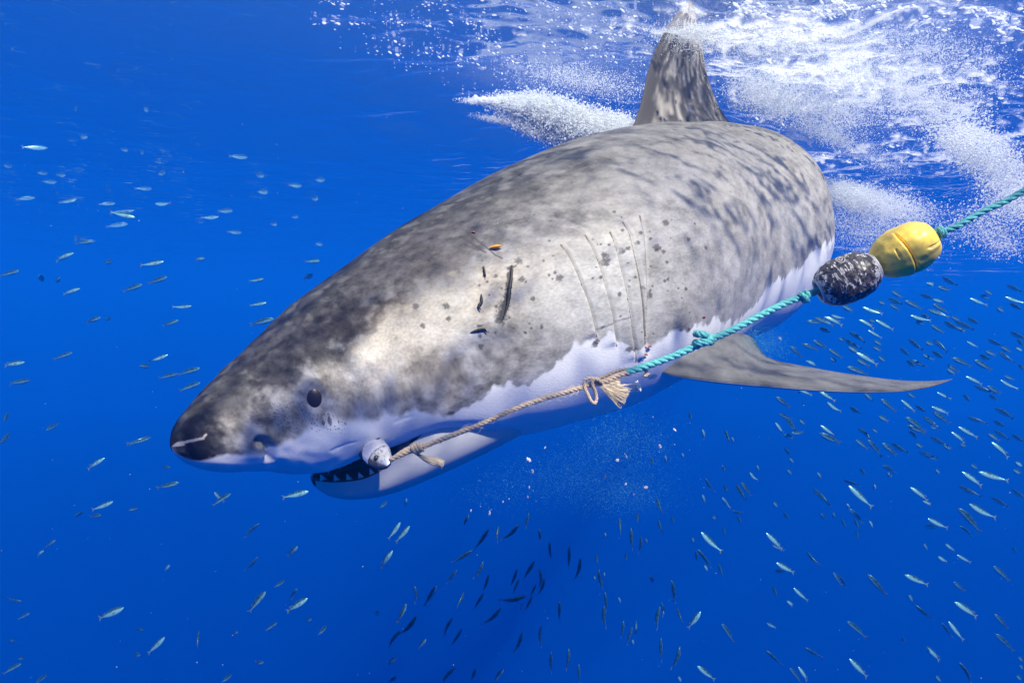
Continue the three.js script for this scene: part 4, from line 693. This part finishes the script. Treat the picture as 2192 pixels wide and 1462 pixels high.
  [439, 552, 410, 557, 1], [236, 559, 224, 563, 0], [686, 558, 652, 561, 1], [38, 580, 0, 590, 0], [84, 590, 91, 604, 2], [128, 593, 116, 607, 0], [171, 617, 131, 630, 1], [303, 609, 262, 624, 0], [357, 593, 316, 607, 0], [566, 596, 535, 604, 1], [670, 588, 646, 597, 0], [409, 655, 371, 659, 1], [569, 648, 534, 654, 1], [215, 679, 178, 692, 0], [234, 682, 224, 684, 1], [380, 686, 347, 698, 0],
  [585, 682, 534, 696, 0], [694, 384, 674, 385, 0], [689, 523, 674, 521, 0], [153, 755, 115, 768, 0], [52, 775, 0, 782, 1], [55, 815, 26, 820, 0], [357, 760, 320, 774, 1], [316, 784, 297, 783, 0], [380, 800, 341, 808, 0], [427, 788, 381, 801, 0], [428, 819, 386, 834, 0], [15, 886, 6, 903, 0], [103, 918, 123, 907, 1], [17, 931, 0, 950, 1], [314, 939, 277, 950, 0], [221, 981, 183, 1004, 1],
  [381, 1033, 334, 1046, 0], [242, 1073, 197, 1092, 1], [292, 1088, 275, 1092, 0], [217, 1102, 192, 1106, 0], [173, 1098, 158, 1106, 2], [494, 1056, 456, 1079, 0], [459, 1054, 479, 1075, 0], [659, 1052, 606, 1065, 1], [554, 1121, 520, 1146, 2], [552, 1192, 525, 1223, 2], [638, 1167, 613, 1194, 0], [119, 1154, 94, 1173, 0], [94, 1177, 75, 1192, 1], [363, 1208, 350, 1227, 1], [606, 1244, 588, 1256, 0], [568, 1265, 532, 1309, 0],
  [657, 1281, 609, 1311, 1], [636, 1258, 619, 1283, 2], [46, 1288, 10, 1284, 2], [65, 1311, 40, 1323, 0], [265, 1300, 206, 1326, 1], [306, 1348, 288, 1348, 2], [425, 1354, 420, 1383, 2], [352, 1363, 315, 1400, 1], [298, 1402, 285, 1402, 2], [594, 1331, 569, 1348, 0], [509, 1352, 494, 1359, 0], [696, 1342, 681, 1358, 1], [46, 1419, 8, 1438, 0], [50, 1409, 37, 1411, 0], [94, 1448, 75, 1462, 1], [565, 1417, 540, 1421, 0],
  [492, 1446, 475, 1459, 0], [667, 1325, 650, 1331, 0], [29, 1371, 19, 1373, 0], [365, 1000, 342, 1001, 0], [315, 938, 279, 950, 0],
];
{
  const skinF = new THREE.MeshPhysicalMaterial({ vertexColors: true, roughness: 0.32, metalness: 0.45, specularIntensity: 0.8 }), finF = new THREE.MeshPhysicalMaterial({ color: col(0.10, 0.16, 0.15), roughness: 0.6, transmission: 0.3, thickness: 0, side: THREE.DoubleSide }), eyeF = new THREE.MeshPhysicalMaterial({ color: col(0.02, 0.02, 0.02), roughness: 0.2 });
  // one fish of unit length, snout at +0.5, tail fork at -0.5, swimming along +x
  const hh = curve([[0, 0.004], [0.04, 0.04], [0.14, 0.085], [0.32, 0.115], [0.5, 0.11], [0.7, 0.07], [0.86, 0.022], [0.9, 0.018]]);
  const kinds = [-0.34, -0.12, 0, 0.14, 0.36].map((bend, b) => {
    const off = (u) => bend * ((u - 0.35) ** 2) * (u > 0.35 ? 1.4 : 0.3);
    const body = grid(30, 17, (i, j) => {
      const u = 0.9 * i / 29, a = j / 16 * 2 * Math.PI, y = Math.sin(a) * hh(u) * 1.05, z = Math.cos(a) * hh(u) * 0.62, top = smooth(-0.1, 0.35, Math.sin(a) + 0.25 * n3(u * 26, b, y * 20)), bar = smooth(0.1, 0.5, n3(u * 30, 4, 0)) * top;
      const c = mix3([0.26, 0.62, 0.62], mix3([0.025, 0.10, 0.11], [0.01, 0.035, 0.04], bar), top);  // teal of light filtered by water is put into the body colours
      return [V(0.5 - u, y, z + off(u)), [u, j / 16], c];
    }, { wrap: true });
    const blade = (pts, z0) => { const sh = new THREE.Shape(pts.map(([x, y]) => new THREE.Vector2(x, y))); return new THREE.ExtrudeGeometry(sh, { depth: 0.006, bevelEnabled: false }).translate(0, 0, z0 - 0.003); };
    return { body, tail: blade([[-0.36, 0.012], [-0.40, 0.03], [-0.5, 0.105], [-0.455, 0.0], [-0.5, -0.105], [-0.40, -0.03], [-0.36, -0.012]], off(0.9)), dorsal: blade([[0.16, 0.09], [0.10, 0.135], [0.05, 0.10], [-0.18, 0.072], [-0.22, 0.09], [-0.3, 0.04], [-0.1, 0.06]], off(0.4)), pect: blade([[0.24, -0.02], [0.12, -0.03], [0.13, -0.07], [0.2, -0.05]], hh(0.3) * 0.62 + off(0.3)) };
  });
  const eyeG = new THREE.SphereGeometry(0.014, 8, 6);
  const r = rng(81), list = FISH.map((f) => ({ f, len: Math.hypot(f[2] - f[0], f[3] - f[1]) })).sort((a, b) => b.len - a.len);
  const rest = [];
  list.forEach(({ f: [x0, y0, x1, y1, tone], len }, k) => {
    const L = 0.19 + 0.05 * r(), far = L * F / Math.max(len, 12);
    let d = clamp(far, 3.6, 7.5), turn = 0;
    if (far > 7.5) { d = 6 + 1.5 * r(); turn = Math.acos(clamp(len * d / (F * L))) * (r() < 0.5 ? 1 : -1); } else turn = 0.35 * (r() - 0.5);
    const head = at(x0, y0, d), tail = at(x1, y1, d), mid = head.clone().add(tail).multiplyScalar(0.5);
    const ray = mid.clone().sub(camera.position).normalize(), ax0 = head.clone().sub(tail), l0 = ax0.length(); ax0.normalize();
    const ax = ax0.clone().multiplyScalar(Math.cos(turn)).addScaledVector(ray, Math.sin(turn)).normalize(), size = turn && far > 7.5 ? L : l0 / Math.cos(turn);
    // which way the back points: up as a rule, towards the lens for the dark ones
    const want = tone === 2 ? ray.clone().negate().multiplyScalar(1.2).add(V(0, 0.6, 0)) : tone === 1 ? V(0, 1, -0.25) : V(0.1 * gauss(r), 1, 0.35);
    const up = want.addScaledVector(ax, -want.dot(ax)).normalize(), z = ax.clone().cross(up);
    const M = new THREE.Matrix4().makeBasis(ax, up, z), kind = kinds[Math.floor(r() * 5)];
    if (k >= 290) { rest.push([mid, M, size]); return; }
    const zone = x0 > 1480 ? 2 : x0 > 800 && y0 > 1040 ? 1 : 0;
    const label = [
      ['small grey-green fish swimming in the open water ahead of the shark\'s snout', 'small bright silver fish swimming in the open water ahead of the shark\'s snout', 'small dark fish swimming in the open water ahead of the shark\'s snout'],
      ['small grey-green fish climbing steeply in the water under the shark\'s belly', 'small bright silver fish climbing steeply under the shark\'s belly', 'small dark-backed fish climbing steeply under the shark\'s belly'],
      ['small grey-green fish in the thick school behind and below the pectoral fin', 'small bright silver fish in the thick school behind and below the pectoral fin', 'small dark-backed fish in the thick school behind and below the pectoral fin'],
    ][zone][tone];
    const g = thing('small_fish', label, 'fish', ['fish ahead of the snout', 'fish under the belly', 'fish in the thick school'][zone] + [', grey-green', ', silver', ', dark'][tone]);
    g.position.copy(mid); g.quaternion.setFromRotationMatrix(M); g.scale.setScalar(size);
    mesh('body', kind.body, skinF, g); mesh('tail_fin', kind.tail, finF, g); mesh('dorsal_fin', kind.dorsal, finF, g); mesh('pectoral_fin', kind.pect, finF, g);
    for (const s of [1, -1]) { const e = mesh('eye', eyeG, eyeF, g); e.position.set(0.42, 0.016, s * 0.030); }
  });
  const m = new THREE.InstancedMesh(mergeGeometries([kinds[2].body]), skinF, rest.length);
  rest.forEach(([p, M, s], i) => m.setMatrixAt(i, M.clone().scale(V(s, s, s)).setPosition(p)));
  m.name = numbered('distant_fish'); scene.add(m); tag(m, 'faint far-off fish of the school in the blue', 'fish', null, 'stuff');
}

renderer.render(scene, camera);
